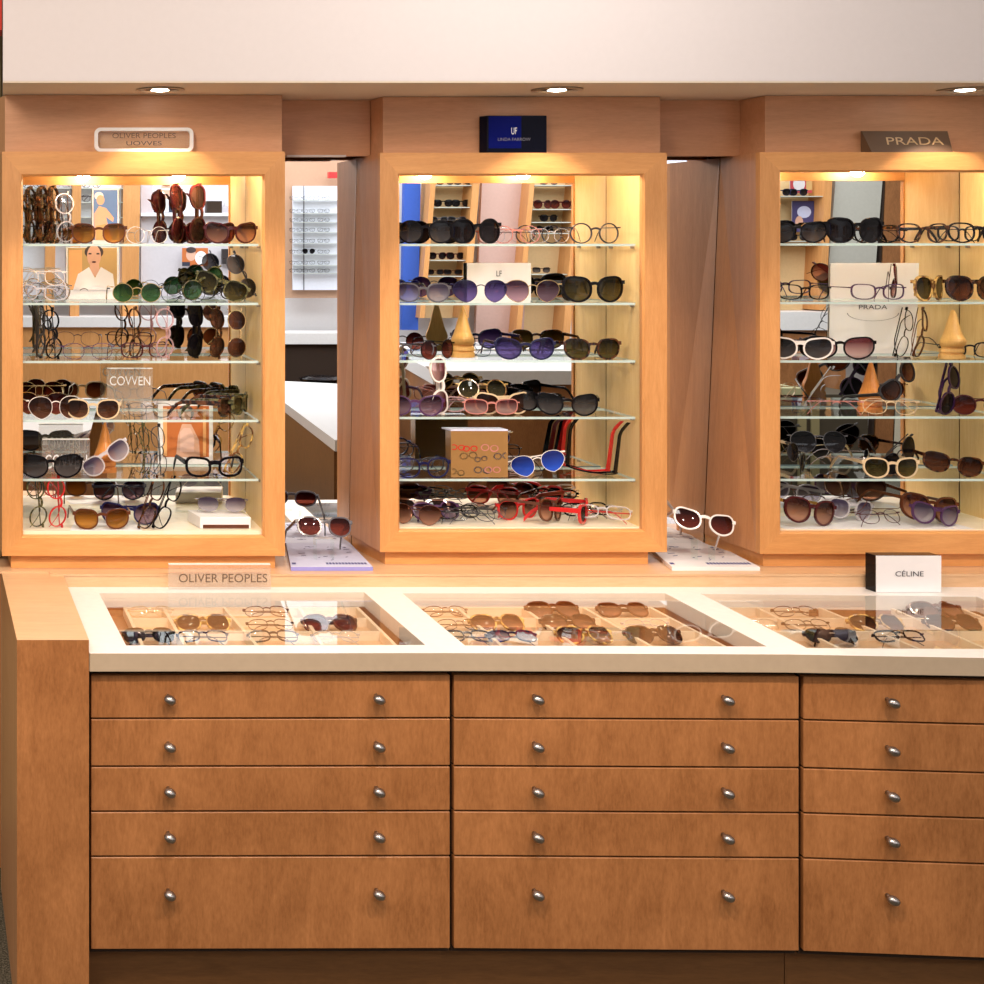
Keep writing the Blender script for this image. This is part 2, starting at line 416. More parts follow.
# ------------------------------------------------------------------ COUNTER
ZC, ZCB = .761, .724
yfront = [(90, 653.5), (450, 653), (800, 654.5), (984, 658), (1160, 662.5)]
def yf(px):
    for (a, ya), (b, yb_) in zip(yfront, yfront[1:]):
        if px <= b: return ya+(yb_-ya)*(px-a)/(b-a)
    return yfront[-1][1]
def cf(px): return PZ(px, yf(px), ZC)           # front edge of the worktop
GL = [[(99, 593), (364, 592), (425.5, 645), (126, 645.5)],
      [(402, 593), (665, 593), (767, 646.5), (465, 645.5)],
      [(700, 593.5), (976, 596.5), (1125, 650), (807, 648)]]
GW = [[PZ(x, y, ZC) for x, y in g] for g in GL]
top = empty('countertop', (1.2, 3.0, ZCB), 'cream countertop framing three glass viewing windows', 'countertop')
bm = B()
YB = LYF+.004
xl = PZ(89.5, 640, ZC); xlb = PZ(66, 588, ZC)
fr = [cf(p) for p in (90, 450, 800, 984, 1160)]
def xy(p): return (p[0], p[1])
bl = [(pa.x+.002, YB), (LX1, YB)]
# front strip, split at the glass corners
fpts = [Vector((P(89.5, 640, fr[0].y).x, fr[0].y, ZC))]+fr[1:]
ext = Vector((LX1, fr[-1].y-.02, ZC))
g0, g1, g2 = GW
def q(*pts):
    plan(bm, [xy(p) for p in pts], ZCB, ZC, 0)
mid1 = cf(445); mid2 = cf(787)
q(fpts[0], mid1, (g0[2]), (g0[3]))
q(mid1, mid2, g1[2], g1[3])
q(mid2, cf(984), cf(1160), g2[2], g2[3])
q(mid1, g1[3], g0[2]); q(mid2, g2[3], g1[2])
q(fpts[0], g0[3], g0[0], Vector((pa.x+.002, YB, 0)))
q(g0[2], g1[3], g1[0], g0[1]); q(g1[2], g2[3], g2[0], g1[1])
q(Vector((pa.x+.002, YB, 0)), g0[0], g0[1], Vector((g0[1].x, YB, 0)))
q(g0[1], g1[0], Vector((g1[0].x, YB, 0)), Vector((g0[1].x, YB, 0)))
q(g1[0], g1[1], Vector((g1[1].x, YB, 0)), Vector((g1[0].x, YB, 0)))
q(g1[1], g2[0], Vector((g2[0].x, YB, 0)), Vector((g1[1].x, YB, 0)))
q(g2[0], g2[1], Vector((g2[1].x, YB, 0)), Vector((g2[0].x, YB, 0)))
q(g2[1], g2[2], cf(1160), ext, Vector((LX1, YB, 0)), Vector((g2[1].x, YB, 0)))
for f in bm.faces: f.normal_update()
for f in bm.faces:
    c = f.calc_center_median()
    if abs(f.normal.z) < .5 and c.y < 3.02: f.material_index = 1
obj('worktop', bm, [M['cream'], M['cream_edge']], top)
ZW = .705
for g in GW:
    c = sum((Vector(p) for p in g), Vector())/4
    bm = B(); plan(bm, [xy(Vector(p)+(c-Vector(p))*.002) for p in g], ZC-.006, ZC-.0005); obj('glass_pane', bm, M['pane'], top)
    bm = B()
    o1 = [bm.verts.new((p.x, p.y, ZCB+.002)) for p in g]; o2 = [bm.verts.new((p.x, p.y, ZW)) for p in g]
    for i in range(4): bm.faces.new((o1[i], o1[(i+1) % 4], o2[(i+1) % 4], o2[i]))
    bm.faces.new(o2)
    obj('well_lining', bm, M['wood_drawer'], top)

# end panel
bm = B()
ep = [PZ(17, 640, ZL-.003), PZ(89, 640, ZL-.003), PZ(62, 572, ZL-.003), PZ(1, 570, ZL-.003)]
plan(bm, [xy(p) for p in ep], 0, ZL-.003)
for f in bm.faces: f.normal_update()
for f in bm.faces:
    if abs(f.normal.z) > .5: f.material_index = 1
    elif f.normal.x < -.5: f.material_index = 2  # lighter maple on the left face stands in for missing light
tag(obj('end_panel', bm, [M['wood_drawer'], M['wood_ledge'], M['wood_side']]), 'tall maple end panel closing the counter beside the first bank of drawers', 'counter end')

# drawer cabinets
ZDR = [.712, .621, .522, .429, .336, .143]
KZ = [.668, .570, .477, .384, .266]
BAYS = [((90, 451), (168, 376), 'maple cabinet of five drawers beside the counter end panel'),
        ((453, 800), (534, 723), 'middle maple cabinet of five drawers below the counter'),
        ((802.5, 1150), (887, 1065), 'maple cabinet of five drawers below the black and white box')]
def knob_bm(c):
    bm = B()
    lathe(bm, [(.0045, 0), (.004, -.006), (.0042, -.010)], (0, 0, 0), 'y', 12)
    e_ = B()
    bmesh.ops.create_icosphere(bm, subdivisions=3, radius=1.0, matrix=Matrix.Translation((.002, -.0185, -.003)) @ Matrix.Rotation(R(24), 4, 'Y') @ Matrix.Diagonal((.0135, .0115, .0098, 1)))
    e_.free()
    bmesh.ops.translate(bm, verts=bm.verts, vec=c)
    return bm
for (xa, xb), ks, lab in BAYS:
    A, Bp = cf(xa)+Vector((0, .018, 0)), cf(xb)+Vector((0, .018, 0))
    A = Vector((xa*A.y/F, A.y, 0)); Bp = Vector((xb*Bp.y/F, Bp.y, 0))
    dirn = (Bp-A).normalized(); nrm = Vector((-dirn.y, dirn.x, 0))
    e = empty('drawer_cabinet', (A+Bp)/2, lab, 'cabinet', 'drawer cabinets below the counter')
    bm = B(); a2, b2 = A+nrm*.02, Bp+nrm*.02
    plan(bm, [xy(a2), xy(b2), xy(b2+nrm*.45), xy(a2+nrm*.45)], .13, .70); obj('carcass', bm, M['carcass'], e)
    bm = B(); plan(bm, [xy(a2+nrm*.0), xy(b2+nrm*.0), xy(b2+nrm*.05), xy(a2+nrm*.05)], .70, .7225); obj('top_rail', bm, M['carcass'], e)
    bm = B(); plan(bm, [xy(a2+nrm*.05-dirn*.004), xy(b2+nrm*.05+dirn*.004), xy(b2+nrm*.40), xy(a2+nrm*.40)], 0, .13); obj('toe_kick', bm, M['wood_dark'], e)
    for i in range(5):
        z1, z0 = ZDR[i]-.0018, ZDR[i+1]+.0018
        g = .0022
        p0, p1 = A+dirn*g, Bp-dirn*g
        bm = B(); plan(bm, [xy(p0), xy(p1), xy(p1+nrm*.019), xy(p0+nrm*.019)], z0, z1); bev(bm, .0012)
        d = obj('drawer', bm, M['wood_drawer'], e)
        for kx in ks:
            t = (kx-xa)/(xb-xa); yk = A.y+(Bp.y-A.y)*t
            kp = Vector((kx*yk/F, yk, KZ[i]))
            ko = obj('knob', knob_bm(kp), M['steel'], None, smooth=True)
            w = ko.location.copy(); ko.parent = d; ko.location = w-Vector(e.location)
            d_lab = None

# ------------------------------------------------------------------ DOWNLIGHTS
LIGHTS = [(160, 91), (557, 91), (965, 88)]
for i, (x, y) in enumerate(LIGHTS):
    p = PZ(x, y, ZS); p = Vector((p.x, 3.49, ZS)); p.x = x*3.49/F
    e = empty('recessed_downlight', (p.x, p.y, ZS-.004), ['round recessed downlight above the clear framed sign', 'round recessed downlight above the navy block sign', 'round recessed downlight above the bronze wedge sign'][i], 'downlight', 'downlights in the bulkhead')
    bm = B(); lathe(bm, [(.058, 0), (.060, -.003), (.048, -.004), (.044, 0)], (p.x, p.y, ZS-.0005), 'z', 32); obj('trim_ring', bm, M['chrome'], e)
    bm = B(); lathe(bm, [(.018, 0), (.022, -.003), (.012, -.005)], (p.x, p.y, ZS-.0006), 'z', 24); obj('lamp_glass', bm, M['bulb'], e)
    l = bpy.data.lights.new('downlight_beam', 'SPOT'); l.energy = 4.5; l.color = (1, .80, .62); l.spot_size = R(96); l.spot_blend = .2; l.shadow_soft_size = .02
    lo = bpy.data.objects.new('downlight_beam', l); COL.objects.link(lo); lo.location = (p.x, p.y, ZS-.012); lo.rotation_euler = (R(0), 0, 0)

# case lights
for k, c in CASES.items():
    D = c['D']
    for t in (.3, .75):
        l = bpy.data.lights.new('case_lamp', 'POINT'); l.energy = 1.65; l.color = (1, .83, .60); l.shadow_soft_size = .02
        lo = bpy.data.objects.new('case_lamp', l); COL.objects.link(lo)
        lo.location = (c['xim'][0]+(c['xim'][1]-c['xim'][0])*t, D+.055, ZY(c['yi'][0], D)+.0285)

# ------------------------------------------------------------------ EYEWEAR
KIND = { # lens w, h, exponent, rim thickness, rim depth, cat lift, drop
 'way': (.053, .042, 2.6, .0036, .0045, .003, .010), 'cat': (.056, .045, 2.2, .0040, .0045, .012, .007),
 'bold': (.052, .036, 2.2, .0034, .0045, .008, .004),
 'round': (.048, .046, 2.0, .0028, .004, 0, 0), 'biground': (.058, .056, 2.05, .0044, .005, .0, 0),
 'avi': (.058, .050, 2.3, .0012, .0018, -.001, .018), 'rect': (.053, .033, 3.0, .0025, .004, .003, .005),
 'thin': (.051, .037, 2.5, .0013, .002, 0, .004), 'thinround': (.048, .045, 2.0, .0014, .002, 0, 0),
 'rimless': (.051, .035, 2.5, 0, .001, 0, .004), 'big': (.061, .053, 2.35, .0044, .005, .006, .010),
 'thick': (.051, .037, 2.9, .0056, .006, .005, .006), 'wrap': (.066, .048, 2.4, .0042, .005, .008, .013),
}
def outline(kind, off=0, n=26):
    w, h, e, t, d, cat, drop = KIND[kind]
    a, b = w/2+off, h/2+off
    pts = []
    for i in range(n):
        th = 2*math.pi*i/n; ct, st = math.cos(th), math.sin(th)
        x = a*math.copysign(abs(ct)**(2/e), ct); z = b*math.copysign(abs(st)**(2/e), st)
        u, v = x/a, z/b
        z += cat*max(0, u)*max(0, v)**1.0*1.0
        if v < 0: z -= drop*.35*(1-abs(u)); x += -drop*(-v)*.35*(1 if u > 0 else .1)
        if v > 0 and u > 0: x += cat*.4*v*u
        pts.append((x, z))
    return pts
MC = {}
def wrapy(x): return 2.2*x*x*.9
def gmesh(kind, fold):
    key = (kind, fold)
    if key in MC: return MC[key]
    w, h, e, t, d, cat, drop = KIND[kind]
    gap = .018 if kind not in ('biground', 'wrap', 'big') else .013
    cxl = w/2+gap/2+t
    res = {}
    bm = B()
    for s in (-1, 1):
        if t > 0:
            ii = outline(kind); oo = outline(kind, t); rings = []
            for pts, yy in ((ii, -d/2), (oo, -d/2), (oo, d/2), (ii, d/2)):
                rings.append([bm.verts.new((s*(cxl+x), wrapy(cxl+x)+yy, z)) for x, z in pts])
            n = len(ii)
            for r in range(4):
                a, b = rings[r], rings[(r+1) % 4]
                for i in range(n): bm.faces.new((a[i], a[(i+1) % n], b[(i+1) % n], b[i]))
        # end piece
        xe = cxl+w/2+t*.4; ze = h/2*.62
        hh = .0045 if t > .003 else .0016
        y0 = wrapy(xe)
        box(bm, min(s*(xe-.002), s*(xe+.006)), max(s*(xe-.002), s*(xe+.006)), y0-d/2-.0004, y0+.004, ze-hh, ze+hh)
    # bridge
    bz = h/2*.38; bt = max(t*.9, .0012); xb = cxl-w/2+.001
    pv = None
    for i in range(7):
        u = -1+i/3; x = u*xb; z = bz+.004*(1-u*u)
        sec = [bm.verts.new((x, wrapy(x)+yy, z+zz)) for yy, zz in ((-d/2, -bt), (-d/2, bt), (d/2, bt), (d/2, -bt))]
        if pv:
            for j in range(4): bm.faces.new((pv[j], pv[(j+1) % 4], sec[(j+1) % 4], sec[j]))
        pv = sec
    bmesh.ops.recalc_face_normals(bm, faces=bm.faces)
    res['frame'] = bm
    for s, nm in ((-1, 'l'), (1, 'r')):
        bm = B(); o = outline(kind, .0004)
        ring = [bm.verts.new((s*(cxl+x), wrapy(cxl+x), z)) for x, z in o]
        mid = [bm.verts.new((s*(cxl+x*.55), wrapy(cxl+x*.55)-.0012, z*.55)) for x, z in o]
        cc = bm.verts.new((s*cxl, wrapy(cxl)-.0016, 0)); n = len(o)
        for i in range(n):
            bm.faces.new((ring[i], ring[(i+1) % n], mid[(i+1) % n], mid[i])); bm.faces.new((mid[i], mid[(i+1) % n], cc))
        bmesh.ops.recalc_face_normals(bm, faces=bm.faces)
        res['lens'+nm] = bm
        bm = B(); xe = cxl+w/2+t*.4+.0045; ze = h/2*.62; y0 = wrapy(xe)+.002
        hh = .0042 if t > .003 else .0012; th = .0016 if t > .003 else .0008
        if t > .005: hh = .0062
        if kind == 'bold': hh = .0068
        path = []
        for i in range(13):
            u = i/12
            yy = u*.138 if u < .72 else .0994+(u-.72)*.138*.80
            zz = 0 if u < .66 else -((u-.66)/.34)**1.5*.034
            path.append((yy, zz, 1-.35*u+(.25 if u > .8 else 0)))
        pv = None
        for yy, zz, sc in path:
            if fold: px, py = s*(xe-yy*.97), y0+(.004 if s < 0 else .009)
            else: px, py = s*(xe+yy*.02), y0+yy
            if fold: sec = [(px, py-th, ze+zz-hh*sc), (px, py-th, ze+zz+hh*sc), (px, py+th, ze+zz+hh*sc), (px, py+th, ze+zz-hh*sc)]
            else: sec = [(px-th, py, ze+zz-hh*sc), (px-th, py, ze+zz+hh*sc), (px+th, py, ze+zz+hh*sc), (px+th, py, ze+zz-hh*sc)]
            sec = [bm.verts.new(p) for p in sec]
            if pv:
                for j in range(4): bm.faces.new((pv[j], pv[(j+1) % 4], sec[(j+1) % 4], sec[j]))
            else: bm.faces.new(sec)
            pv = sec
        bm.faces.new(pv[::-1])
        bmesh.ops.recalc_face_normals(bm, faces=bm.faces)
        res['temple'+nm] = bm
    MC[key] = {}
    for a, b in res.items():
        me = bpy.data.meshes.new('eyewear_'+a); b.to_mesh(me); b.free()
        for p in me.polygons: p.use_smooth = a.startswith('lens')
        MC[key][a] = me
    return MC[key]
FM = {}
def shared(kind, fold, part, mat):
    k = (kind, fold, part, mat.name)
    if k not in FM:
        me = gmesh(kind, fold)[part].copy(); me.materials.clear(); me.materials.append(mat); FM[k] = me
    return FM[k]
USED = {}
def glasses(name, label, kind, fr, ln, X, Y, Z, yaw=0, roll=0, pitch=0, fold=False, sc=1.0, ymax=None, group=None, tm=None, zmode='rest', fm=None, xlim=None):
    me = gmesh(kind, fold)
    rot = (Matrix.Rotation(R(yaw), 3, 'Z') @ Matrix.Rotation(R(pitch), 3, 'X') @ Matrix.Rotation(R(roll), 3, 'Y'))
    pts = [rot @ (v.co*sc) for p in me.values() for v in p.vertices]
    zmin = min(p.z for p in pts); yn = min(p.y for p in pts); yx = max(p.y for p in pts)
    xc = (min(p.x for p in pts)+max(p.x for p in pts))/2
    loc = Vector((X, Y-yn, Z-zmin+.0006))
    if yaw or roll or pitch: loc.x = X-xc if (abs(roll) > 40 or abs(yaw) > 40) else X
    if xlim:
        xa_, xb_ = loc.x+min(p.x for p in pts), loc.x+max(p.x for p in pts)
        if xa_ < xlim[0]: loc.x += xlim[0]-xa_
        elif xb_ > xlim[1]: loc.x += xlim[1]-xb_
    if ymax is not None:
        lim = ymax-(loc.y+yx)
        if lim < 0: loc.y += lim
    o = bpy.data.objects.new(name, None); COL.objects.link(o); o.location = loc; o.empty_display_size = .02
    o.rotation_euler = rot.to_euler(); o.scale = (sc, sc, sc)
    tag(o, label, 'sunglasses' if 'sun' in name else 'glasses', group)
    USED[label] = USED.get(label, 0)+1
    fmat = fm or M[fr]; tmat = M[tm] if tm else fmat
    for part, nm, mt in (('frame', 'rim', fmat), ('lensl', 'lens', L_[ln]), ('lensr', 'lens', L_[ln]), ('templel', 'temple', tmat), ('templer', 'temple', tmat)):
        c = bpy.data.objects.new(nm, shared(kind, fold, part, mt)); COL.objects.link(c); c.parent = o
    return o
ORD = ['top shelf', 'second shelf', 'third shelf', 'fourth shelf', 'fifth shelf', 'floor']
def g(case, sh, x, kind, fr, ln, desc, yaw=0, roll=0, pitch=0, dy=.005, fold=False, sc=1.0, tm=None, up=0):
    c = CASES[case]; Y = c['D']+.032+dy; z = SZ[case][sh]+up
    nm = 'sunglasses' if ln not in ('clear',) else 'eyeglasses'
    lab = '%s on %s of %s case' % (desc, ORD[sh], c['word'])
    return glasses(nm, lab, kind, fr, ln, x*Y/F, Y, z, yaw, roll, pitch, fold, sc, mirY(z+.03)-.008, '%s of %s case' % ('eyewear on the '+ORD[sh], c['word']), tm, xlim=(c['xim'][0]-.0215, c['xim'][1]-.001))
# ------------------------------------------------------------------ CATALOGUE: framed-sign case
S = 90
# top shelf
for i, x in enumerate((29, 41, 52)):
    g('A', 0, x, 'thick' if i else 'way', 'tort', 'clear', ['dark tortoise eyeglasses on end nearest the case frame', 'dark tortoise eyeglasses standing on end between two like them', 'third upright dark tortoise eyeglasses'][i], yaw=58, roll=84, fold=True, dy=.01+.004*i)
g('A', 0, 65, 'round', 'crystal', 'clear', 'clear round eyeglasses standing on end', yaw=20, roll=86, fold=True, dy=.03, tm='tort')
g('A', 0, 99, 'way', 'brown', 'amber', 'amber lensed brown sunglasses lying open', dy=.0, sc=.98)
g('A', 0, 148, 'thinround', 'whitef', 'clear', 'white wire round eyeglasses', yaw=12, dy=.01, sc=.9)
g('A', 0, 176, 'cat', 'burgundy', 'burg', 'burgundy sunglasses on end beside white eyeglasses', yaw=52, roll=86, fold=True, dy=.01)
g('A', 0, 197, 'cat', 'burgundy', 'brown', 'taller burgundy sunglasses standing on end', yaw=38, roll=90, fold=True, dy=.02)
g('A', 0, 213, 'cat', 'burgundy', 'burg', 'burgundy sunglasses lying behind another pair', yaw=18, dy=.05, fold=True, sc=.95)
g('A', 0, 236, 'cat', 'burgundy', 'brownlt', 'burgundy cat eye sunglasses next to the yellow side wall', yaw=14, dy=.0, fold=True, sc=.95)
# second shelf
g('A', 1, 36, 'rect', 'crystal', 'clear', 'clear rectangular eyeglasses next to the frame edge', yaw=-15, fold=True, dy=.0)
g('A', 1, 50, 'round', 'silver', 'clear', 'silver round eyeglasses heaped with clear ones', yaw=25, fold=True, dy=.04)
g('A', 1, 42, 'thin', 'whitef', 'clear', 'white wire eyeglasses on top of a heap', yaw=-30, pitch=12, fold=True, dy=.01, up=.042)
g('A', 1, 84, 'rimless', 'gunmetal', 'clear', 'rimless eyeglasses lying before the woman card', dy=.0)
g('A', 1, 137, 'thinround', 'gold', 'green', 'green round wire sunglasses', dy=.01, sc=1.02)
g('A', 1, 184, 'thinround', 'black', 'clear', 'black round wire eyeglasses', yaw=8, dy=.0, sc=.95)
g('A', 1, 205, 'round', 'tortg', 'green', 'green tortoise sunglasses leaning over beside black wire eyeglasses', yaw=20, roll=-28, fold=True, dy=.03)
g('A', 1, 222, 'way', 'tortg', 'olive', 'green tortoise sunglasses heaped in the middle', yaw=-20, roll=18, fold=True, dy=.012)
g('A', 1, 218, 'rect', 'gunmetal', 'clear', 'gunmetal eyeglasses lying under green tortoise sunglasses', yaw=10, dy=.07, fold=True, sc=.95)
g('A', 1, 243, 'thinround', 'gunmetal', 'grey', 'grey round sunglasses tilted on end by the side wall', yaw=15, roll=62, fold=True, dy=.02)
# third shelf
g('A', 2, 38, 'way', 'gunmetal', 'clear', 'slate eyeglasses standing on end near the frame', yaw=64, roll=88, fold=True, dy=.03)
g('A', 2, 51, 'round', 'black', 'clear', 'black round eyeglasses on end beside slate ones', yaw=35, roll=82, fold=True, dy=.0)
g('A', 2, 88, 'thin', 'purple', 'clear', 'thin purple eyeglasses facing forward', yaw=4, dy=.0)
g('A', 2, 134, 'round', 'tort', 'clear', 'tortoise round eyeglasses standing on end', yaw=50, roll=88, fold=True, dy=.02)
g('A', 2, 147, 'rect', 'burgundy', 'clear', 'dark red eyeglasses lying flat below upright ones', yaw=25, dy=.0, fold=True)
g('A', 2, 165, 'round', 'pinkclear', 'clear', 'pink crystal eyeglasses standing on end', yaw=25, roll=90, fold=True, dy=.02)
g('A', 2, 195, 'way', 'black', 'black', 'black sunglasses standing on end', yaw=40, roll=92, fold=True, dy=.03)
g('A', 2, 217, 'round', 'tort', 'brown', 'tortoise round sunglasses standing on end', yaw=40, roll=90, fold=True, dy=.02)
g('A', 2, 237, 'thinround', 'gold', 'brown', 'gold wire sunglasses standing on end', yaw=10, roll=90, fold=True, dy=.02)
# fourth shelf
g('A', 3, 52, 'avi', 'whitef', 'brown', 'white wire aviator sunglasses in front', yaw=12, dy=.0)
g('A', 3, 36, 'avi', 'gold', 'burg', 'gold aviator sunglasses partly hidden by the frame', yaw=-8, dy=.09, fold=True, up=.001)
g('A', 3, 93, 'way', 'beige', 'brown', 'brown shaded beige sunglasses', yaw=-6, dy=.0, sc=.97)
g('A', 3, 150, 'thin', 'gunmetal', 'clear', 'gunmetal wire eyeglasses', yaw=-10, dy=.02, sc=.9)
g('A', 3, 207, 'thick', 'tort', 'brown', 'tortoise sunglasses turned sideways', yaw=66, roll=0, dy=.0)
g('A', 3, 222, 'thick', 'tortg', 'olive', 'dark green tortoise sunglasses turned sideways', yaw=66, dy=.05)
# fifth shelf
g('A', 4, 48, 'wrap', 'black', 'grey', 'wide black sunglasses', yaw=3, dy=.0, sc=.98)
g('A', 4, 106, 'way', 'crystal', 'lilac', 'crystal sunglasses tilted up before the orange nose stand', yaw=-10, roll=-34, fold=True, dy=.005, sc=.95)
g('A', 4, 143, 'thin', 'tortg', 'clear', 'olive wire eyeglasses standing on end', yaw=50, roll=80, fold=True, dy=.02)
g('A', 4, 157, 'thin', 'gunmetal', 'clear', 'gunmetal eyeglasses on end before the orange portrait card', yaw=30, roll=84, fold=True, dy=.0)
g('A', 4, 215, 'thick', 'black', 'clear', 'thick black eyeglasses', yaw=4, dy=.0, sc=1.02)
g('A', 4, 246, 'rect', 'tortl', 'clear', 'light tortoise eyeglasses leaning up by the side wall', yaw=30, roll=-58, fold=True, dy=.05)
# case floor
g('A', 5, 36, 'round', 'tortg', 'clear', 'dark olive eyeglasses standing on end', yaw=30, roll=84, fold=True, dy=.0)
g('A', 5, 56, 'round', 'red', 'clear', 'red eyeglasses standing on end', yaw=30, roll=86, fold=True, dy=.0)
g('A', 5, 102, 'way', 'brown', 'amber', 'brown sunglasses with orange fading lenses', yaw=2, dy=.0)
g('A', 5, 130, 'cat', 'navy', 'plum', 'navy sunglasses with plum fading lenses behind brown ones', yaw=-5, dy=.06, fold=True)
g('A', 5, 152, 'rect', 'tort', 'clear', 'tortoise eyeglasses leaning on end', yaw=30, roll=-66, fold=True, dy=.0)
g('A', 5, 168, 'rect', 'black', 'clear', 'black eyeglasses leaning on end beside the white box', yaw=28, roll=-62, fold=True, dy=.0)

# ------------------------------------------------------------------ navy-sign case
g('B', 0, 427, 'biground', 'black', 'grey', 'huge round black sunglasses by the left frame', yaw=-14, dy=.0, sc=.93)
g('B', 0, 479, 'biground', 'black', 'black', 'huge round black sunglasses beside pink floral eyeglasses', yaw=16, dy=.0)
g('B', 0, 519, 'round', 'pink', 'clear', 'pink floral eyeglasses', yaw=-20, dy=.02, fold=True, sc=.9)
g('B', 0, 553, 'thin', 'crystal', 'clear', 'crystal eyeglasses in the middle', yaw=15, dy=.03, fold=True, sc=.9, tm='tort')
g('B', 0, 596, 'round', 'gunmetal', 'clear', 'olive rimmed round eyeglasses', yaw=4, dy=.0, sc=1.02)
g('B', 1, 424, 'way', 'grey', 'lilac', 'grey sunglasses with pale lilac lenses', yaw=-10, dy=.0, sc=.95)
g('B', 1, 481, 'avi', 'navy', 'purple', 'purple aviator sunglasses before the white card', yaw=0, dy=.0)
g('B', 1, 533, 'avi', 'gold', 'plum', 'gold wire sunglasses with pink fading lenses', yaw=-4, dy=.0)
g('B', 1, 595, 'big', 'black', 'olive', 'large black sunglasses with olive lenses', yaw=2, dy=.0, sc=1.03)
g('B', 1, 562, 'way', 'black', 'black', 'black sunglasses tucked behind larger black ones', yaw=20, dy=.08, fold=True, sc=.9)
g('B', 2, 409, 'rect', 'grey', 'clear', 'grey eyeglasses against the left frame', yaw=-30, dy=.01, fold=True)
g('B', 2, 441, 'thinround', 'black', 'burg', 'dark round sunglasses before the nose stand', yaw=34, dy=.0, sc=1.04)
g('B', 2, 526, 'cat', 'navy', 'purple', 'navy cat eye sunglasses with violet lenses', yaw=-6, dy=.0)
g('B', 2, 498, 'thin', 'navy', 'clear', 'navy eyeglasses between nose stand and violet sunglasses', yaw=-32, dy=.03, fold=True, sc=.9)
g('B', 2, 594, 'way', 'tort', 'olive', 'brown tortoise sunglasses', yaw=4, dy=.0, sc=1.05)
g('B', 3, 416, 'cat', 'purple', 'plum', 'purple cat eye sunglasses by the left frame', yaw=-12, dy=.0, sc=.95)
g('B', 3, 440, 'cat', 'whitef', 'pink', 'white cat eye sunglasses standing on end', yaw=28, roll=86, fold=True, dy=.0)
g('B', 3, 470, 'rect', 'pinkclear', 'clear', 'pink crystal eyeglasses heaped behind', yaw=12, dy=.06, fold=True)
g('B', 3, 484, 'round', 'tortl', 'olive', 'pale tortoise sunglasses lying on a heap', yaw=-4, pitch=-20, dy=.08, fold=True, up=.035)
g('B', 3, 504, 'cat', 'beige', 'brown', 'beige sunglasses in the middle heap', yaw=5, dy=.04, fold=True)
g('B', 3, 492, 'rect', 'pink', 'pink', 'pink rectangular sunglasses in front of a heap', yaw=-4, dy=.0)
g('B', 3, 543, 'way', 'black', 'grey', 'black sunglasses behind another black pair', yaw=14, dy=.05, fold=True, roll=6)
g('B', 3, 570, 'cat', 'black', 'grey', 'black sunglasses with an arm stretched to the side wall', yaw=-18, dy=.0)
g('B', 4, 424, 'way', 'navy', 'clear', 'dark navy eyeglasses at the left end', yaw=4, dy=.0)
g('B', 4, 418, 'rect', 'gunmetal', 'clear', 'gunmetal eyeglasses behind navy ones', yaw=-10, dy=.06, fold=True, up=.001)
g('B', 4, 540, 'avi', 'whitef', 'blue', 'white wire sunglasses with mirrored blue lenses', yaw=-20, roll=-14, dy=.0, fold=True, sc=.95)
g('B', 4, 529, 'rect', 'black', 'clear', 'black eyeglasses behind blue mirrored sunglasses', yaw=15, dy=.06, fold=True)
g('B', 4, 601, 'bold', 'red', 'clear', 'red eyeglasses lying face down with arms up', yaw=-58, pitch=80, dy=.05, sc=.98)
g('B', 4, 621, 'bold', 'black', 'clear', 'black eyeglasses lying face down with arms up', yaw=-56, pitch=80, dy=.0, sc=.98)
# floor
g('B', 5, 423, 'thick', 'brown', 'brown', 'dark brown sunglasses lying in the heap', yaw=-12, dy=.05, pitch=-25, fold=True)
g('B', 5, 440, 'way', 'purple', 'plum', 'plum sunglasses lying in the heap', yaw=14, dy=.03, pitch=-30, fold=True, sc=.95)
g('B', 5, 418, 'avi', 'brown', 'brownlt', 'brown fading sunglasses by the left frame', yaw=-24, dy=.0, fold=True, sc=.9)
for i, (x, yaw, dy) in enumerate(((470, 8, .07), (486, -14, .05), (462, 20, .02), (474, -6, .0))):
    g('B', 5, x, ['thin', 'thinround', 'rect', 'thin'][i], ['gunmetal', 'gunmetal', 'black', 'gunmetal'][i], 'clear', ['gunmetal eyeglasses at the back of the left heap', 'round gunmetal eyeglasses in the left heap', 'black eyeglasses in the left heap', 'thin gunmetal eyeglasses in front of the left heap'][i], yaw=yaw, dy=dy, pitch=-38, fold=True, sc=.92)
g('B', 5, 524, 'way', 'red', 'brownlt', 'red sunglasses with fading lenses', yaw=26, dy=.07, fold=True)
g('B', 5, 541, 'big', 'brown', 'brownlt', 'dark brown sunglasses in front, tilted sideways', yaw=46, dy=.0, roll=6, sc=.9)
g('B', 5, 566, 'thick', 'red', 'black', 'bright red glasses lying sideways', yaw=62, dy=.02)
for i, (x, yaw, dy, sc) in enumerate(((578, -8, .085, .9), (590, 10, .06, .95), (602, -14, .035, .95), (607, -20, .0, 1))):
    g('B', 5, x, ['thin', 'rect', 'thinround', 'rect'][i], ['gunmetal', 'black', 'silver', 'crystal'][i], 'clear', ['gunmetal eyeglasses at the back of the right heap', 'black eyeglasses in the right heap', 'silver eyeglasses in the right heap', 'crystal eyeglasses in front of the right heap'][i], yaw=yaw, dy=dy, pitch=-42, fold=True, sc=sc, tm='red' if i == 3 else None)

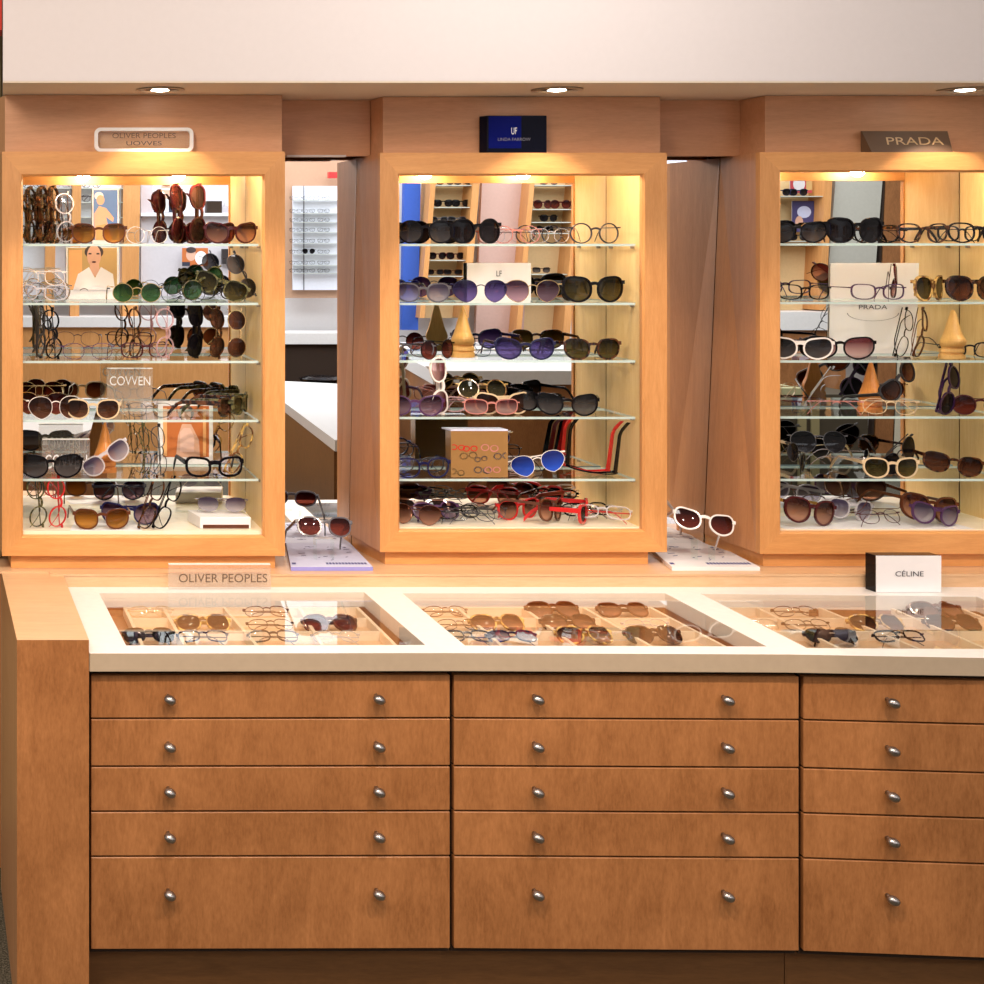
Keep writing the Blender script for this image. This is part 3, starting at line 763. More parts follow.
# ------------------------------------------------------------------ bronze-sign case
g('C', 0, 799, 'wrap', 'black', 'grey', 'black sunglasses with pale brow by the left frame', yaw=-12, dy=.0, sc=.9, tm='whitef')
g('C', 0, 858, 'big', 'black', 'black', 'large black oval sunglasses', yaw=6, dy=.0)
g('C', 0, 925, 'way', 'tort', 'clear', 'dark tortoise eyeglasses', yaw=3, dy=.0, sc=.96)
g('C', 0, 965, 'rect', 'black', 'clear', 'black rectangular eyeglasses at the picture edge', yaw=14, dy=.03, fold=True)
g('C', 0, 1005, 'way', 'black', 'clear', 'black eyeglasses cut by the picture edge', yaw=-6, dy=.0)
g('C', 1, 806, 'rect', 'black', 'clear', 'thin black eyeglasses by the left frame', yaw=2, dy=.0, sc=.98)
g('C', 1, 880, 'rect', 'purple', 'clear', 'slim plum eyeglasses before the white bag', yaw=0, dy=.0)
g('C', 1, 904, 'round', 'burgundy', 'pink', 'burgundy round glasses standing on end', yaw=62, roll=30, fold=True, dy=.03)
g('C', 1, 943, 'big', 'tortl', 'olive', 'light tortoise sunglasses turned sideways', yaw=34, dy=.0, fold=True)
g('C', 1, 985, 'big', 'tort', 'brown', 'dark tortoise sunglasses cut by the picture edge', yaw=10, dy=.03, fold=True)
g('C', 2, 805, 'wrap', 'whitef', 'grey', 'white ornate sunglasses', yaw=-22, dy=.0, sc=.92, fold=True)
g('C', 2, 798, 'wrap', 'black', 'black', 'black sunglasses behind white ornate ones', yaw=-10, dy=.06, sc=.92, fold=True)
g('C', 2, 846, 'wrap', 'black', 'pink', 'black ornate sunglasses with a curved arm', yaw=-24, dy=.0, sc=.95)
g('C', 2, 909, 'thin', 'black', 'clear', 'black wire eyeglasses leaning up beside the bag', yaw=30, roll=-66, fold=True, dy=.02)
g('C', 2, 927, 'rect', 'brown', 'clear', 'brown eyeglasses leaning steeply before the side wall', yaw=40, roll=-60, fold=True, dy=.07)
g('C', 2, 996, 'rect', 'black', 'clear', 'black eyeglasses beyond the nose stand', yaw=-10, dy=.02)
g('C', 3, 795, 'rimless', 'burgundy', 'clear', 'rimless burgundy eyeglasses by the left frame', yaw=40, dy=.0)
g('C', 3, 826, 'rimless', 'silver', 'clear', 'silver rimless eyeglasses leaning up between nose stand and frame', yaw=10, roll=-50, dy=.04, fold=True)
g('C', 3, 838, 'rimless', 'pink', 'clear', 'pink rimless eyeglasses in front of the nose stand', yaw=-10, dy=.0, fold=True)
g('C', 3, 893, 'thin', 'beige', 'clear', 'beige wire eyeglasses under leaning brown ones', yaw=-12, dy=.0, fold=True)
g('C', 3, 904, 'cat', 'gunmetal', 'brown', 'brown sunglasses leaning with raised lenses', yaw=20, roll=-36, pitch=-8, dy=.035)
g('C', 3, 955, 'biground', 'violet', 'black', 'glossy purple black sunglasses standing tilted', yaw=30, roll=-64, fold=True, dy=.0, sc=.9)
g('C', 3, 982, 'round', 'burgundy', 'burg', 'burgundy sunglasses at the picture edge', yaw=-10, dy=.01, fold=True)
g('C', 4, 806, 'thinround', 'gunmetal', 'black', 'dark round wire sunglasses tilted on edge', yaw=40, roll=28, fold=True, dy=.0)
g('C', 4, 822, 'avi', 'gunmetal', 'black', 'black aviator sunglasses raised behind', yaw=-6, dy=.09, fold=True, up=.05, pitch=-15)
g('C', 4, 852, 'avi', 'silver', 'grey', 'silver aviator sunglasses turned sideways', yaw=62, dy=.04)
g('C', 4, 893, 'way', 'beige', 'olive', 'beige sunglasses with brown fading lenses', yaw=0, dy=.0)
g('C', 4, 906, 'avi', 'gunmetal', 'black', 'dark aviator sunglasses leaning on beige pair', yaw=22, roll=-30, dy=.05, fold=True)
g('C', 4, 957, 'way', 'tort', 'brown', 'tortoise sunglasses before the yellow side wall', yaw=-14, roll=8, dy=.0, sc=.98)
g('C', 5, 815, 'big', 'burgundy', 'brownlt', 'burgundy sunglasses with coral fading lenses', yaw=14, roll=9, dy=.0, tm='gold')
g('C', 5, 855, 'way', 'crystal', 'lilac', 'crystal sunglasses with lilac lenses', yaw=14, roll=8, dy=.07, fold=True)
g('C', 5, 877, 'rect', 'brown', 'clear', 'brown eyeglasses upturned with crossed arms', yaw=20, pitch=170, dy=.04)
g('C', 5, 885, 'thin', 'burgundy', 'clear', 'thin red eyeglasses lying in front', yaw=10, pitch=-30, dy=.0, fold=True, sc=.9)
g('C', 5, 928, 'big', 'brown', 'brownlt', 'big brown sunglasses with coral fading lenses', yaw=8, roll=8, dy=.065, sc=1.05)
g('C', 5, 940, 'cat', 'purple', 'lilac', 'purple cat eye sunglasses in front of brown pair', yaw=12, roll=8, dy=.0, sc=.95, fold=True)

# ------------------------------------------------------------------ CARDS, PLAQUES, STANDS
def slab(bm, x0, x1, y0, y1, Y, th, mi=0):
    a, b = P(x0, y1, Y), P(x1, y0, Y)
    box(bm, a.x, b.x, Y, Y+th, a.z, b.z, mi)
def poly(bm, pts, Y, mi=0):
    bm.faces.new([bm.verts.new(P(x, y, Y)) for x, y in pts]).material_index = mi
def ell(cx, cy, rx, ry, n=18): return [(cx+rx*math.cos(2*math.pi*k/n), cy+ry*math.sin(2*math.pi*k/n)) for k in range(n)]
sk = flat('printed_skin', (.72, .42, .30), .6); hair = flat('printed_dark', (.05, .03, .03), .6); sky_ = flat('printed_blue', (.10, .22, .55), .6)
och = flat('printed_ochre', (.55, .36, .14), .6); orng = flat('printed_orange', (.55, .15, .03), .6); orngl = flat('printed_glow', (.85, .45, .18), .6); suit = flat('printed_suit', (.02, .025, .05), .6)
def card(name, label, x0, x1, y0, y1, Y, shapes, border=1.5, base=0, group=None):
    z0 = ZY(y1, Y) if not base else base
    e = empty(name, ((x0+x1)/2*Y/F, Y, z0), label, 'card', group)
    bm = B(); a, b = P(x0, y1, Y), P(x1, y0, Y); box(bm, a.x, b.x, Y, Y+.002, z0, b.z); obj('backing', bm, M['white'], e)
    bm = B(); mats = []
    for i, (m, pts) in enumerate(shapes):
        if m not in mats: mats.append(m)
        poly(bm, pts, Y-.0004-.00025*i, mats.index(m))
    me_o = obj('picture', bm, mats, e)
    return e
def rect(x0, x1, y0, y1): return [(x0, y1), (x1, y1), (x1, y0), (x0, y0)]
# blue seaside card (stands behind the top shelf eyewear)
YA = CASES['A']['D']
card('photo_card', 'blue photo card of a person in a sun hat behind amber sunglasses', 92, 119, 188, 229, mirY(1)-.0155,
     [(sky_, rect(93.5, 117.5, 190, 240)), (M['white'], ell(99, 196, 4.5, 4)), (sk, ell(100.5, 200, 4, 5)), (sk, [(95, 240), (94, 214), (99, 206), (106, 208), (114, 218), (113, 222), (106, 217), (112, 240)]), (M['pinkclear'] if 0 else och, [(96, 240), (96, 226), (106, 224), (109, 240)])], base=SZ['A'][0])
card('photo_card', 'photo card of a person in a white shirt behind green round sunglasses', 66, 119, 247, 291, mirY(1)-.0155,
     [(och, rect(68, 117, 248, 290)), (orngl, rect(69, 82, 250, 289)), (hair, ell(94, 252, 9.5, 7)), (sk, ell(94, 256, 7, 11)), (hair, rect(88.5, 91.5, 253, 254.5)), (hair, rect(96.5, 99.5, 253, 254.5)), (M['burgundy'], ell(94, 262, 2.2, .8)), (sk, [(90, 264), (99, 264), (100, 276), (90, 276)]), (M['white'], [(73, 290), (78, 274), (89, 267), (95, 278), (101, 267), (113, 274), (115, 290)])], base=SZ['A'][1])
card('portrait_card', 'tall white bordered orange portrait card behind thick black eyeglasses', 158, 213, 401, 480, mirY(1)-.0032,
     [(orng, rect(163, 209, 406, 457)), (orngl, rect(163, 167, 408, 456)), (orngl, rect(203, 206, 408, 456)), (hair, ell(186, 413, 8, 8)), (sk, ell(186, 415, 5, 7)), (sk, [(176, 457), (178, 436), (182, 424), (191, 424), (199, 440), (200, 457)]), (flat('printed_blush', (.80, .52, .44), .6), [(180, 452), (180, 432), (184, 428), (190, 428), (194, 436), (194, 452)])], base=SZ['A'][4])
# lettered clear plaques
def plaque(label, x0, x1, y0, y1, Y, s, base, mat='acrylic', tmat=None, th=.016, name='acrylic_plaque', stripe=True, tf=.36, hf=.42):
    e = empty(name, ((x0+x1)/2*Y/F, Y, base), label, 'sign')
    a, b = P(x0, y1, Y), P(x1, y0, Y)
    bm = B(); box(bm, a.x, b.x, Y, Y+th, base, b.z); bev(bm, .0012); obj('block', bm, M[mat], e)
    if stripe:
        bm = B(); box(bm, a.x+.001, b.x-.001, Y-.0008, Y+th-.001, b.z+.0002, b.z+.0022); obj('top_edge', bm, M['white'], e)
    h = b.z-base
    text_obj(s, ((a.x+b.x)/2, Y-.0008, base+h*tf), h*hf, (b.x-a.x)*.88, tmat or M['white'], e)
    return e
plaque('tall clear plaque with white block lettering behind gunmetal wire eyeglasses', 107, 153, 369, 421, YA+.145, 'COVVEN', SZ['A'][3], tf=.74, hf=.20)
bm_ = None
plaque('low clear plaque with white block lettering behind wide black sunglasses', 42, 90, 440, 478, YA+.11, 'COVVEN', SZ['A'][4])
# white display box with silver glasses
def carton(name, label, x0, x1, z0, h, Yf, dep, skew=0, mats=('paper', 'paper'), cat='box', group=None, txt=None):
    xa, xb = x0*Yf/F, x1*Yf/F
    e = empty(name, ((xa+xb)/2, Yf+dep/2, z0), label, cat, group)
    bm = B(); plan(bm, [(xa, Yf), (xb, Yf), (xb+skew, Yf+dep), (xa+skew, Yf+dep)], z0+.0004, z0+h); bev(bm, .0015)
    obj('carton', bm, M[mats[0]], e)
    return e
e = carton('white_box', 'flat white presentation box under silver rimless sunglasses', 200, 251, ZFL, .030, YA+.045, .10, -.018)
bm = B(); Yb_ = YA+.0435; box(bm, 203*Yb_/F, 249*Yb_/F, Yb_, Yb_+.002, ZFL+.002, ZFL+.011); obj('shadow_slot', bm, M['brown'], e)
glasses('sunglasses', 'silver rimless sunglasses resting on the flat white box', 'rimless', 'silver', 'lilac', 222*(YA+.08)/F, YA+.08, ZFL+.0305, yaw=-6, fold=True, sc=1.0, group=None)
for i, (k, x0, x1, dy, dp, lab) in enumerate((('A', 70, 142, .025, .13, 'white paper sheet under brown sunglasses on the case floor'), ('B', 500, 520, .08, .06, 'small white paper scrap on the case floor'), ('C', 785, 975, .02, .17, 'large white paper sheet under sunglasses on the case floor'))):
    if k == 'B': continue
    Y0 = CASES[k]['D']+dy
    bm = B(); plan(bm, [(x0*Y0/F, Y0), (x1*Y0/F, Y0), (x1*Y0/F-.01, Y0+dp), (x0*Y0/F+.02, Y0+dp)], ZFL+.0001, ZFL+.0006)
    tag(obj('paper_sheet', bm, M['white']), lab, 'paper')
# nose-shaped stands
def nose(k, sh, x, h, w, mat, label, dy):
    Y = CASES[k]['D']+dy; X = x*Y/F; z0 = SZ[k][sh]+.0006
    prof = [(0, 1.0, .30), (.09, .99, .30), (.105, .90, .20), (.125, .90, .20), (.14, .97, .29), (.205, .95, .28), (.22, .84, .18), (.24, .84, .18), (.265, .93, .36), (.32, .95, .52), (.37, .90, .58), (.42, .80, .56), (.49, .68, .44), (.60, .55, .34), (.72, .42, .27), (.84, .29, .20), (.93, .18, .14), (.985, .10, .08), (1.0, .05, .04)]
    bm = B(); rings = []
    for t, ww, dd in prof:
        ring = []
        for j in range(14):
            a = math.pi*j/13
            xx = -math.cos(a)*w/2*ww*(1 if abs(math.cos(a)) > .3 else .95)
            yy = -abs(math.sin(a))**1.6*dd*w*1.0
            ring.append(bm.verts.new((X+xx, Y+yy, z0+t*h)))
        ring += [bm.verts.new((X+w/2*ww, Y+.010*(1-t*.6), z0+t*h)), bm.verts.new((X-w/2*ww, Y+.010*(1-t*.6), z0+t*h))]
        rings.append(ring)
    for a, b in zip(rings, rings[1:]):
        n = len(a)
        for j in range(n): bm.faces.new((a[j], a[(j+1) % n], b[(j+1) % n], b[j]))
    bm.faces.new(rings[0]); bm.faces.new(rings[-1][::-1])
    tag(obj('nose_stand', bm, mat, None), label, 'stand')
NW = wood('nose_wood', (.78, .48, .16), (.62, .34, .09)); NO = wood('nose_wood_orange', (.72, .30, .08), (.55, .19, .045))
nose('B', 2, 463, .134, .062, NW, 'yellow wooden nose shaped stand beside dark round sunglasses', .115)
nose('C', 2, 953, .125, .064, NO if 0 else NW, 'wooden nose shaped stand on the third shelf under the bronze sign', .07)
nose('C', 3, 871, .128, .062, NO, 'orange wooden nose shaped stand beside leaning brown sunglasses', .12)
nose('A', 4, 105, .128, .060, NO, 'orange wooden nose shaped stand behind tilted crystal sunglasses', .13)
# white cards
YBc = CASES['B']['D']
e = card('logo_card', 'plain white card with a small dark monogram behind purple aviator sunglasses', 467, 531, 263, 304, mirY(1)-.0155, [(M['white'], rect(468, 530, 264, 303))], base=SZ['B'][1])
text_obj('LF', P(499, 273.5, mirY(1)-.0172), .015, .014, M['ink'], e)
# brown acrylic photo block
Yk = YBc+.05; zb_ = SZ['B'][4]+.0005
e = empty('photo_block', (478*Yk/F, Yk, zb_), 'brown acrylic photo block picturing wire glasses, beside navy eyeglasses', 'sign')
a = P(447, 0, Yk).x; b = P(508, 0, Yk).x; zt = ZY(431, Yk)
bm = B(); box(bm, a+.010, b, Yk, Yk+.045, zb_, zt); obj('block', bm, flat('smoked_brown', (.30, .165, .06), .15), e)
bm = B(); plan(bm, [(a+.010, Yk), (b, Yk), (b-.006, Yk+.045), (a, Yk+.045)], zt+.0002, zt+.004); obj('lid', bm, M['lilac'], e)
bm = B(); rg = random.Random(3)
mts = [M['red'], M['gold'], M['silver'], M['pink']]
for i in range(9):
    cx, cy = 455+i % 5*10.5+rg.uniform(-2, 2), [447, 458, 470][i % 3]+rg.uniform(-2, 2)
    r = rg.uniform(3, 4.6)
    for kx in (0, 1):
        oo, ii = ell(cx+kx*r*2.1, cy+kx*rg.uniform(-2, 2), r, r*.8, 14), None
        for j in range(14):
            p1, p2 = oo[j], oo[(j+1) % 14]; cxk = cx+kx*r*2.1
            s1 = (cxk+(p1[0]-cxk)*.72, cy+(p1[1]-cy)*.72); s2 = (cxk+(p2[0]-cxk)*.72, cy+(p2[1]-cy)*.72)
            if max(p1[0], p2[0]) > 506 or min(p1[0], p2[0]) < 451.5: continue
            poly(bm, [p1, p2, s2, s1], Yk-.0006-.0001*i, [0, 1, 2, 3, 2, 1, 0, 2, 3][i])
obj('picture', bm, mts, e)
# white shopping bag panel
YCc = CASES['C']['D']; Ym = mirY(1)-.0042
e = empty('white_bag', (872*Ym/F, Ym, SZ['C'][2]), 'tall white paper bag with dark brand lettering behind plum eyeglasses', 'bag')
a, b = P(829, 0, Ym).x, P(919, 0, Ym).x
bm = B(); prism(bm, [(a, Ym, SZ['C'][2]+.0005), (b-.008, Ym, SZ['C'][2]+.0005), (b-.008, Ym+.003, SZ['C'][2]+.0005), (a, Ym+.003, SZ['C'][2]+.0005)],
             [(a+.004, Ym, ZY(263, Ym)), (b, Ym, ZY(263, Ym)), (b, Ym+.003, ZY(263, Ym)), (a+.004, Ym+.003, ZY(263, Ym))]); obj('bag_front', bm, M['white'], e)
text_obj('PRADA', P(873, 307, Ym-.0006), .0115, .076, M['ink'], e)
bm = B()
for i in range(22):
    a1, a2 = math.pi*(i)/22, math.pi*(i+1)/22
    f_ = lambda t, r: (873+26*r*math.cos(t), 313+8*r*math.sin(t))
    poly(bm, [f_(a1, 1), f_(a2, 1), f_(a2, .97), f_(a1, .97)], Ym-.0006)
obj('emblem_arc', bm, M['grey'], e)

# ------------------------------------------------------------------ SIGNS
# clear sign with pale rounded frame
D = CASES['A']['D']; Y = D+.018
e = empty('framed_sign', (144*Y/F, Y, ZT), 'clear plaque in a pale rounded frame on top of the end display case', 'sign')
def rrect(x0, x1, y0, y1, r, n=5):
    pts = []
    for cx, cy, a0 in ((x1-r, y1-r, 0), (x0+r, y1-r, 90), (x0+r, y0+r, 180), (x1-r, y0+r, 270)):
        for k in range(n+1):
            t = R(a0+90*k/n); pts.append((cx+r*math.cos(t), cy+r*math.sin(t)))
    return pts
o_, i_ = rrect(94.5, 193.5, 128.5, 152.8, 6), rrect(98, 190, 131.8, 149.5, 3.5)
bm = B()
rings = [[bm.verts.new(P(x, y, Y)+Vector((0, yy, 0))) for x, y in pts] for pts, yy in ((i_, 0), (o_, 0), (o_, .012), (i_, .012))]
for r in range(4):
    A_, B2 = rings[r], rings[(r+1) % 4]
    for j in range(len(A_)): bm.faces.new((A_[j], A_[(j+1) % len(A_)], B2[(j+1) % len(A_)], B2[j]))
off = ZT-min(v.co.z for v in bm.verts)+.0005
for v in bm.verts: v.co.z += off
obj('rounded_frame', bm, M['cream'], e)
bm = B(); slab(bm, 98, 190, 132, 149.4, Y+.003, .004); bmesh.ops.translate(bm, verts=bm.verts, vec=(0, 0, off)); obj('clear_panel', bm, M['glass'], e)
text_obj('OLIVER PEOPLES', P(144, 136.6, Y+.0025)+Vector((0, 0, off)), .0125, .158, M['bronze'], e)
text_obj('UOVVES', P(144, 144.2, Y+.0025)+Vector((0, 0, off)), .0105, .088, M['gunmetal'], e, depth=.0009)
# navy block
D = CASES['B']['D']; Y = D+.012
e = empty('navy_sign', (515*Y/F, Y, ZT), 'small glossy navy block sign with pale monogram on the middle display case', 'sign')
a, b = P(487.5, 0, Y).x, P(547, 0, Y).x; zt = ZT+ (ZY(116, Y)-ZY(153.5, Y))
bm = B(); plan(bm, [(a, Y), (b, Y), (b-.014, Y+.028), (a-.012, Y+.028)], ZT+.0006, zt); bev(bm, .001)
obj('block', bm, M['black_sign'], e)
bm = B(); box(bm, a+.003, a+.085, Y-.0004, Y-.0002, ZT+.012, zt-.002); obj('painted_reflection', bm, flat('blue_reflection_paint', (.004, .009, .17), .4, spec=.05, var=0), e)  # blue reflection on the glossy block, painted as a thin patch
text_obj('UF', (P(514, 0, Y).x, Y-.0006, zt-.039), .017, .014, M['silver'], e)
text_obj('LINDA FARROW', (P(514, 0, Y).x, Y-.0006, zt-.060), .0075, .082, flat('dim_lettering', (.25, .25, .32), .5), e)
# bronze wedge
D = CASES['C']['D']; Y = D+.008
e = empty('bronze_sign', (910*Y/F, Y+.02, ZT), 'bronze wedge sign with gold lettering on top of a display case', 'sign')
a, b = P(871, 0, Y).x, P(953, 0, Y).x; h = .054; z0 = ZT+.0006
bm = B(); v1 = [(a+.002, Y, z0), (b, Y, z0), (b, Y+.035, z0), (a-.004, Y+.035, z0)]
v2 = [(a-.013, Y+.018, z0+h), (b-.002, Y+.018, z0+h), (b-.002, Y+.022, z0+h), (a-.013, Y+.022, z0+h)]
prism(bm, v1, v2); obj('wedge', bm, M['bronze'], e)
tl = math.atan2(.018, h)
text_obj('PRADA', ((a+b)/2+.012, Y+.009-.0004, z0+h*.52), .020, .142, flat('gold_print', (.62, .42, .22), .4), e, facing=(-tl, 0), depth=.0012)
# clear block on the worktop rim
p = PZ(220, 589.5, ZC); Y = p.y-.003
e = empty('clear_block_sign', (220*Y/F, Y, ZC), 'clear acrylic block with bronze lettering standing at the back of the countertop', 'sign')
a, b = P(168.5, 0, Y).x, P(271, 0, Y).x
bm = B(); box(bm, a, b, Y, Y+.016, ZC+.0006, ZY(565, Y)); bev(bm, .001); obj('block', bm, M['acrylic'], e)
bm = B(); box(bm, a+.001, b-.001, Y+.001, Y+.015, ZY(565, Y)+.0002, ZY(565, Y)+.0016); obj('polished_top', bm, M['cream'], e)
text_obj('OLIVER PEOPLES', (P(223, 0, Y).x, Y-.0006, ZY(578, Y)), .021, .215, M['bronze'], e)
# black and white box
p = PZ(908, 592.5, ZC); Y = p.y
e = empty('logo_box', (908*Y/F, Y, ZC), 'white fronted black box with dark brand lettering standing on the counter', 'box')
a, b = P(876, 0, Y).x, P(941, 0, Y).x; zt = ZY(555.5, Y)
bm = B(); plan(bm, [(a, Y+.001), (b-.001, Y+.001), (b-.006, Y+.036), (a-.004, Y+.036)], ZC+.0006, zt); obj('carton', bm, M['black'], e)
bm = B(); box(bm, a, b, Y-.001, Y+.0005, ZC+.0008, zt-.0005); obj('front_panel', bm, M['white'], e)
text_obj('CÉLINE', (P(909, 0, Y).x, Y-.0016, ZY(573, Y)), .0155, .068, M['ink'], e)

# ------------------------------------------------------------------ THE GAPS BETWEEN THE CASES
def gapset(px, label, glabel, kind, fr, ln, slabmat, edgemat, gyaw, groll, gx, gy, gh):
    z0 = ZL+.0006; hz = .010
    pts = [PZ(x, y, ZL+hz) for x, y in px]
    e = empty('brochure_stack', ((pts[0]+pts[2])/2*1.0).to_tuple()[:2]+(ZL,), label, 'brochures')
    bm = B(); plan(bm, [xy(p) for p in pts], z0, ZL+hz)
    for f in bm.faces: f.normal_update()
    for f in bm.faces:
        if abs(f.normal.z) < .5: f.material_index = 1
    obj('stack', bm, [M[slabmat], M[edgemat]], e)
    bm = B(); rg = random.Random(5)
    def top_pt(u, v): return pts[0].lerp(pts[1], u).lerp(pts[3].lerp(pts[2], u), v)+Vector((0, 0, .0004))
    for i in range(16):
        u, v = rg.uniform(.12, .85), rg.uniform(.25, .85); w_, h_ = rg.uniform(.02, .10), .018
        bm.faces.new([bm.verts.new(top_pt(a_, b_)) for a_, b_ in ((u, v), (u+w_, v+.02), (u+w_, v+h_+.02), (u, v+h_))])
    for u in [.45+.04*i for i in range(13)]:
        bm.faces.new([bm.verts.new(top_pt(a_, b_)) for a_, b_ in ((u, .10), (u+.03, .10), (u+.03, .17), (u, .17))])
    bm.faces.new([bm.verts.new(top_pt(a_, b_)) for a_, b_ in ((.02, .10), (.07, .10), (.07, .17), (.02, .17))])
    obj('printed_pattern', bm, M['ink_b'], e)['kind'] = 'stuff'
    # low clear riser that lifts the eyewear
    Yr = gy; X = gx*Yr/F
    zr = ZL+hz+.0008
    r = empty('acrylic_riser', (X, Yr, zr), 'clear acrylic riser '+glabel[1], 'stand')
    bm = B()
    for s in (-1, 1): box(bm, X+s*.022-.0015, X+s*.022+.0015, Yr, Yr+.03, zr, zr+gh)
    box(bm, X-.0235, X+.0235, Yr, Yr+.03, zr+gh, zr+gh+.003); obj('clear_bridge', bm, M['glass'], r)
    glasses('sunglasses', glabel[0], kind, fr, ln, X, Yr-.012, zr, yaw=gyaw, roll=groll, pitch=-25, sc=1.0, ymax=mirY(.85)-.01)
gapset([(291, 567), (373, 567), (350, 543), (286, 543)], 'pale blue brochure stack on the ledge beside the navy-sign case', ('grey sunglasses with red brown lenses raised above the blue brochure stack', 'under grey sunglasses in the gap between cases'), 'way', 'grey', 'burg', 'lilac', 'lilac_edge', 3, 2, 325, 3.64, .050)
gapset([(672, 567), (760, 567), (714, 543), (645, 543)], 'white brochure stack on the ledge beside the bronze-sign case', ('white cat eye sunglasses with dark red lenses above white brochures', 'under white cat eye sunglasses in the gap'), 'cat', 'whitef', 'burg', 'white', 'white', -4, 11, 706, 3.64, .048)

# ------------------------------------------------------------------ COUNTER TRAYS
ZTR = ZW+.0008
TR = [dict(lines=[(167, 182), (230, 252), (303, 319)], end=(364, 390), st=(128, 140)),
      dict(lines=[(465, 495), (532, 567), (595, 640)], end=(663, 712), st=(420, 452)),
      dict(lines=[(770, 822), (835, 897), (905, 965)], end=(975, 1040), st=(722, 772))]
TW = ['framed-sign', 'navy-sign', 'bronze-sign']
TLAB = ['cream divided tray under the first glass window beside the end panel', 'cream divided tray under the middle glass window', 'cream divided tray under the glass window with the white box']
YTB, YTF = 3.462, 3.10
TG = [
 [(150, 2, 'way', 'black', 'black', 'black sunglasses'), (152, 0, 'thin', 'beige', 'clear', 'pale beige eyeglasses'),
  (205, 1, 'big', 'tortl', 'brown', 'large light brown sunglasses'), (204, 2, 'rect', 'navy', 'clear', 'navy blue eyeglasses'), (268, 0, 'thin', 'brown', 'clear', 'thin brown eyeglasses at the back'),
  (272, 1, 'thin', 'tort', 'clear', 'thin tortoise eyeglasses'), (275, 2, 'rect', 'gunmetal', 'clear', 'gunmetal eyeglasses'), (333, 1, 'big', 'brown', 'burg', 'large dark brown sunglasses'), (338, 2, 'thin', 'crystal', 'clear', 'crystal eyeglasses')],
 [(448, 0, 'thin', 'brown', 'clear', 'thin brown eyeglasses at the back'), (462, 1, 'thin', 'tort', 'clear', 'thin tortoise eyeglasses'), (470, 2, 'rect', 'grey', 'clear', 'grey eyeglasses'), (502, 1, 'big', 'tortl', 'brownlt', 'light tortoise sunglasses'), (515, 2, 'rect', 'navy', 'lilac', 'navy and lilac glasses'),
  (558, 0, 'big', 'brown', 'brownlt', 'large brown sunglasses at the back'), (574, 1, 'big', 'tort', 'brownlt', 'large tortoise sunglasses'), (590, 2, 'big', 'tortl', 'brownlt', 'large pale tortoise sunglasses in front'), (628, 0, 'cat', 'brown', 'brownlt', 'brown cat eye sunglasses'), (650, 1, 'thin', 'crystal', 'clear', 'crystal eyeglasses'), (660, 2, 'big', 'tort', 'brown', 'dark tortoise sunglasses in front')],
 [(760, 1, 'thin', 'silver', 'clear', 'silver eyeglasses'), (800, 0, 'thin', 'brown', 'clear', 'thin brown eyeglasses at the back'), (812, 1, 'thin', 'tort', 'clear', 'thin tortoise eyeglasses'), (838, 2, 'way', 'black', 'black', 'black sunglasses in front'), (885, 1, 'big', 'tortl', 'brown', 'light brown sunglasses'), (905, 2, 'rect', 'black', 'clear', 'black eyeglasses'), (945, 0, 'big', 'brown', 'brownlt', 'large brown sunglasses at the back'), (962, 1, 'big', 'tort', 'brown', 'large tortoise sunglasses')]]
for bi, t in enumerate(TR):
    def X_(px, y): return PZ(px, y, ZTR+.012)
    def ln(pr, Y):                       # a divider line through two photo points, at distance Y
        p1, p2 = X_(pr[0], 619), X_(pr[1], 645); k_ = (Y-p1.y)/(p2.y-p1.y); return p1.x+(p2.x-p1.x)*k_
    e = empty('display_tray', ((ln(t['st'], 3.3)+ln(t['end'], 3.3))/2, 3.3, ZTR), TLAB[bi], 'tray')
    bm = B(); plan(bm, [(ln(t['st'], YTF), YTF), (ln(t['end'], YTF), YTF), (ln(t['end'], YTB), YTB), (ln(t['st'], YTB), YTB)], ZTR, ZTR+.003); obj('tray_base', bm, M['tray_base'], e)
    for pr in [t['st']]+t['lines']+[t['end']]:
        bm = B(); w_ = .004
        plan(bm, [(ln(pr, YTF)-w_, YTF), (ln(pr, YTF)+w_, YTF), (ln(pr, YTB)+w_, YTB), (ln(pr, YTB)-w_, YTB)], ZTR+.003, ZTR+.024); obj('divider', bm, M['tray'], e)
    for Yd in (YTB-.004, 3.36, 3.245, YTF+.004):
        bm = B(); plan(bm, [(ln(t['st'], Yd), Yd-.003), (ln(t['end'], Yd), Yd-.003), (ln(t['end'], Yd), Yd+.003), (ln(t['st'], Yd), Yd+.003)], ZTR+.003, ZTR+.0235); obj('divider', bm, M['tray'], e)
    for px, row, kind, fr_, ln_, ds in TG[bi]:
        Yg = [3.395, 3.275, 3.175][row]
        yy = HZ+(EYE-ZTR-.015)*F/Yg
        glasses('sunglasses' if ln_ != 'clear' else 'eyeglasses', '%s in the counter tray below the %s case' % (ds, TW[bi]), kind, fr_, ln_, px*Yg/F, Yg, ZTR+.0035, yaw=2, pitch=-58, fold=True, sc=.82, group='eyewear in the counter tray below the %s case' % TW[bi])

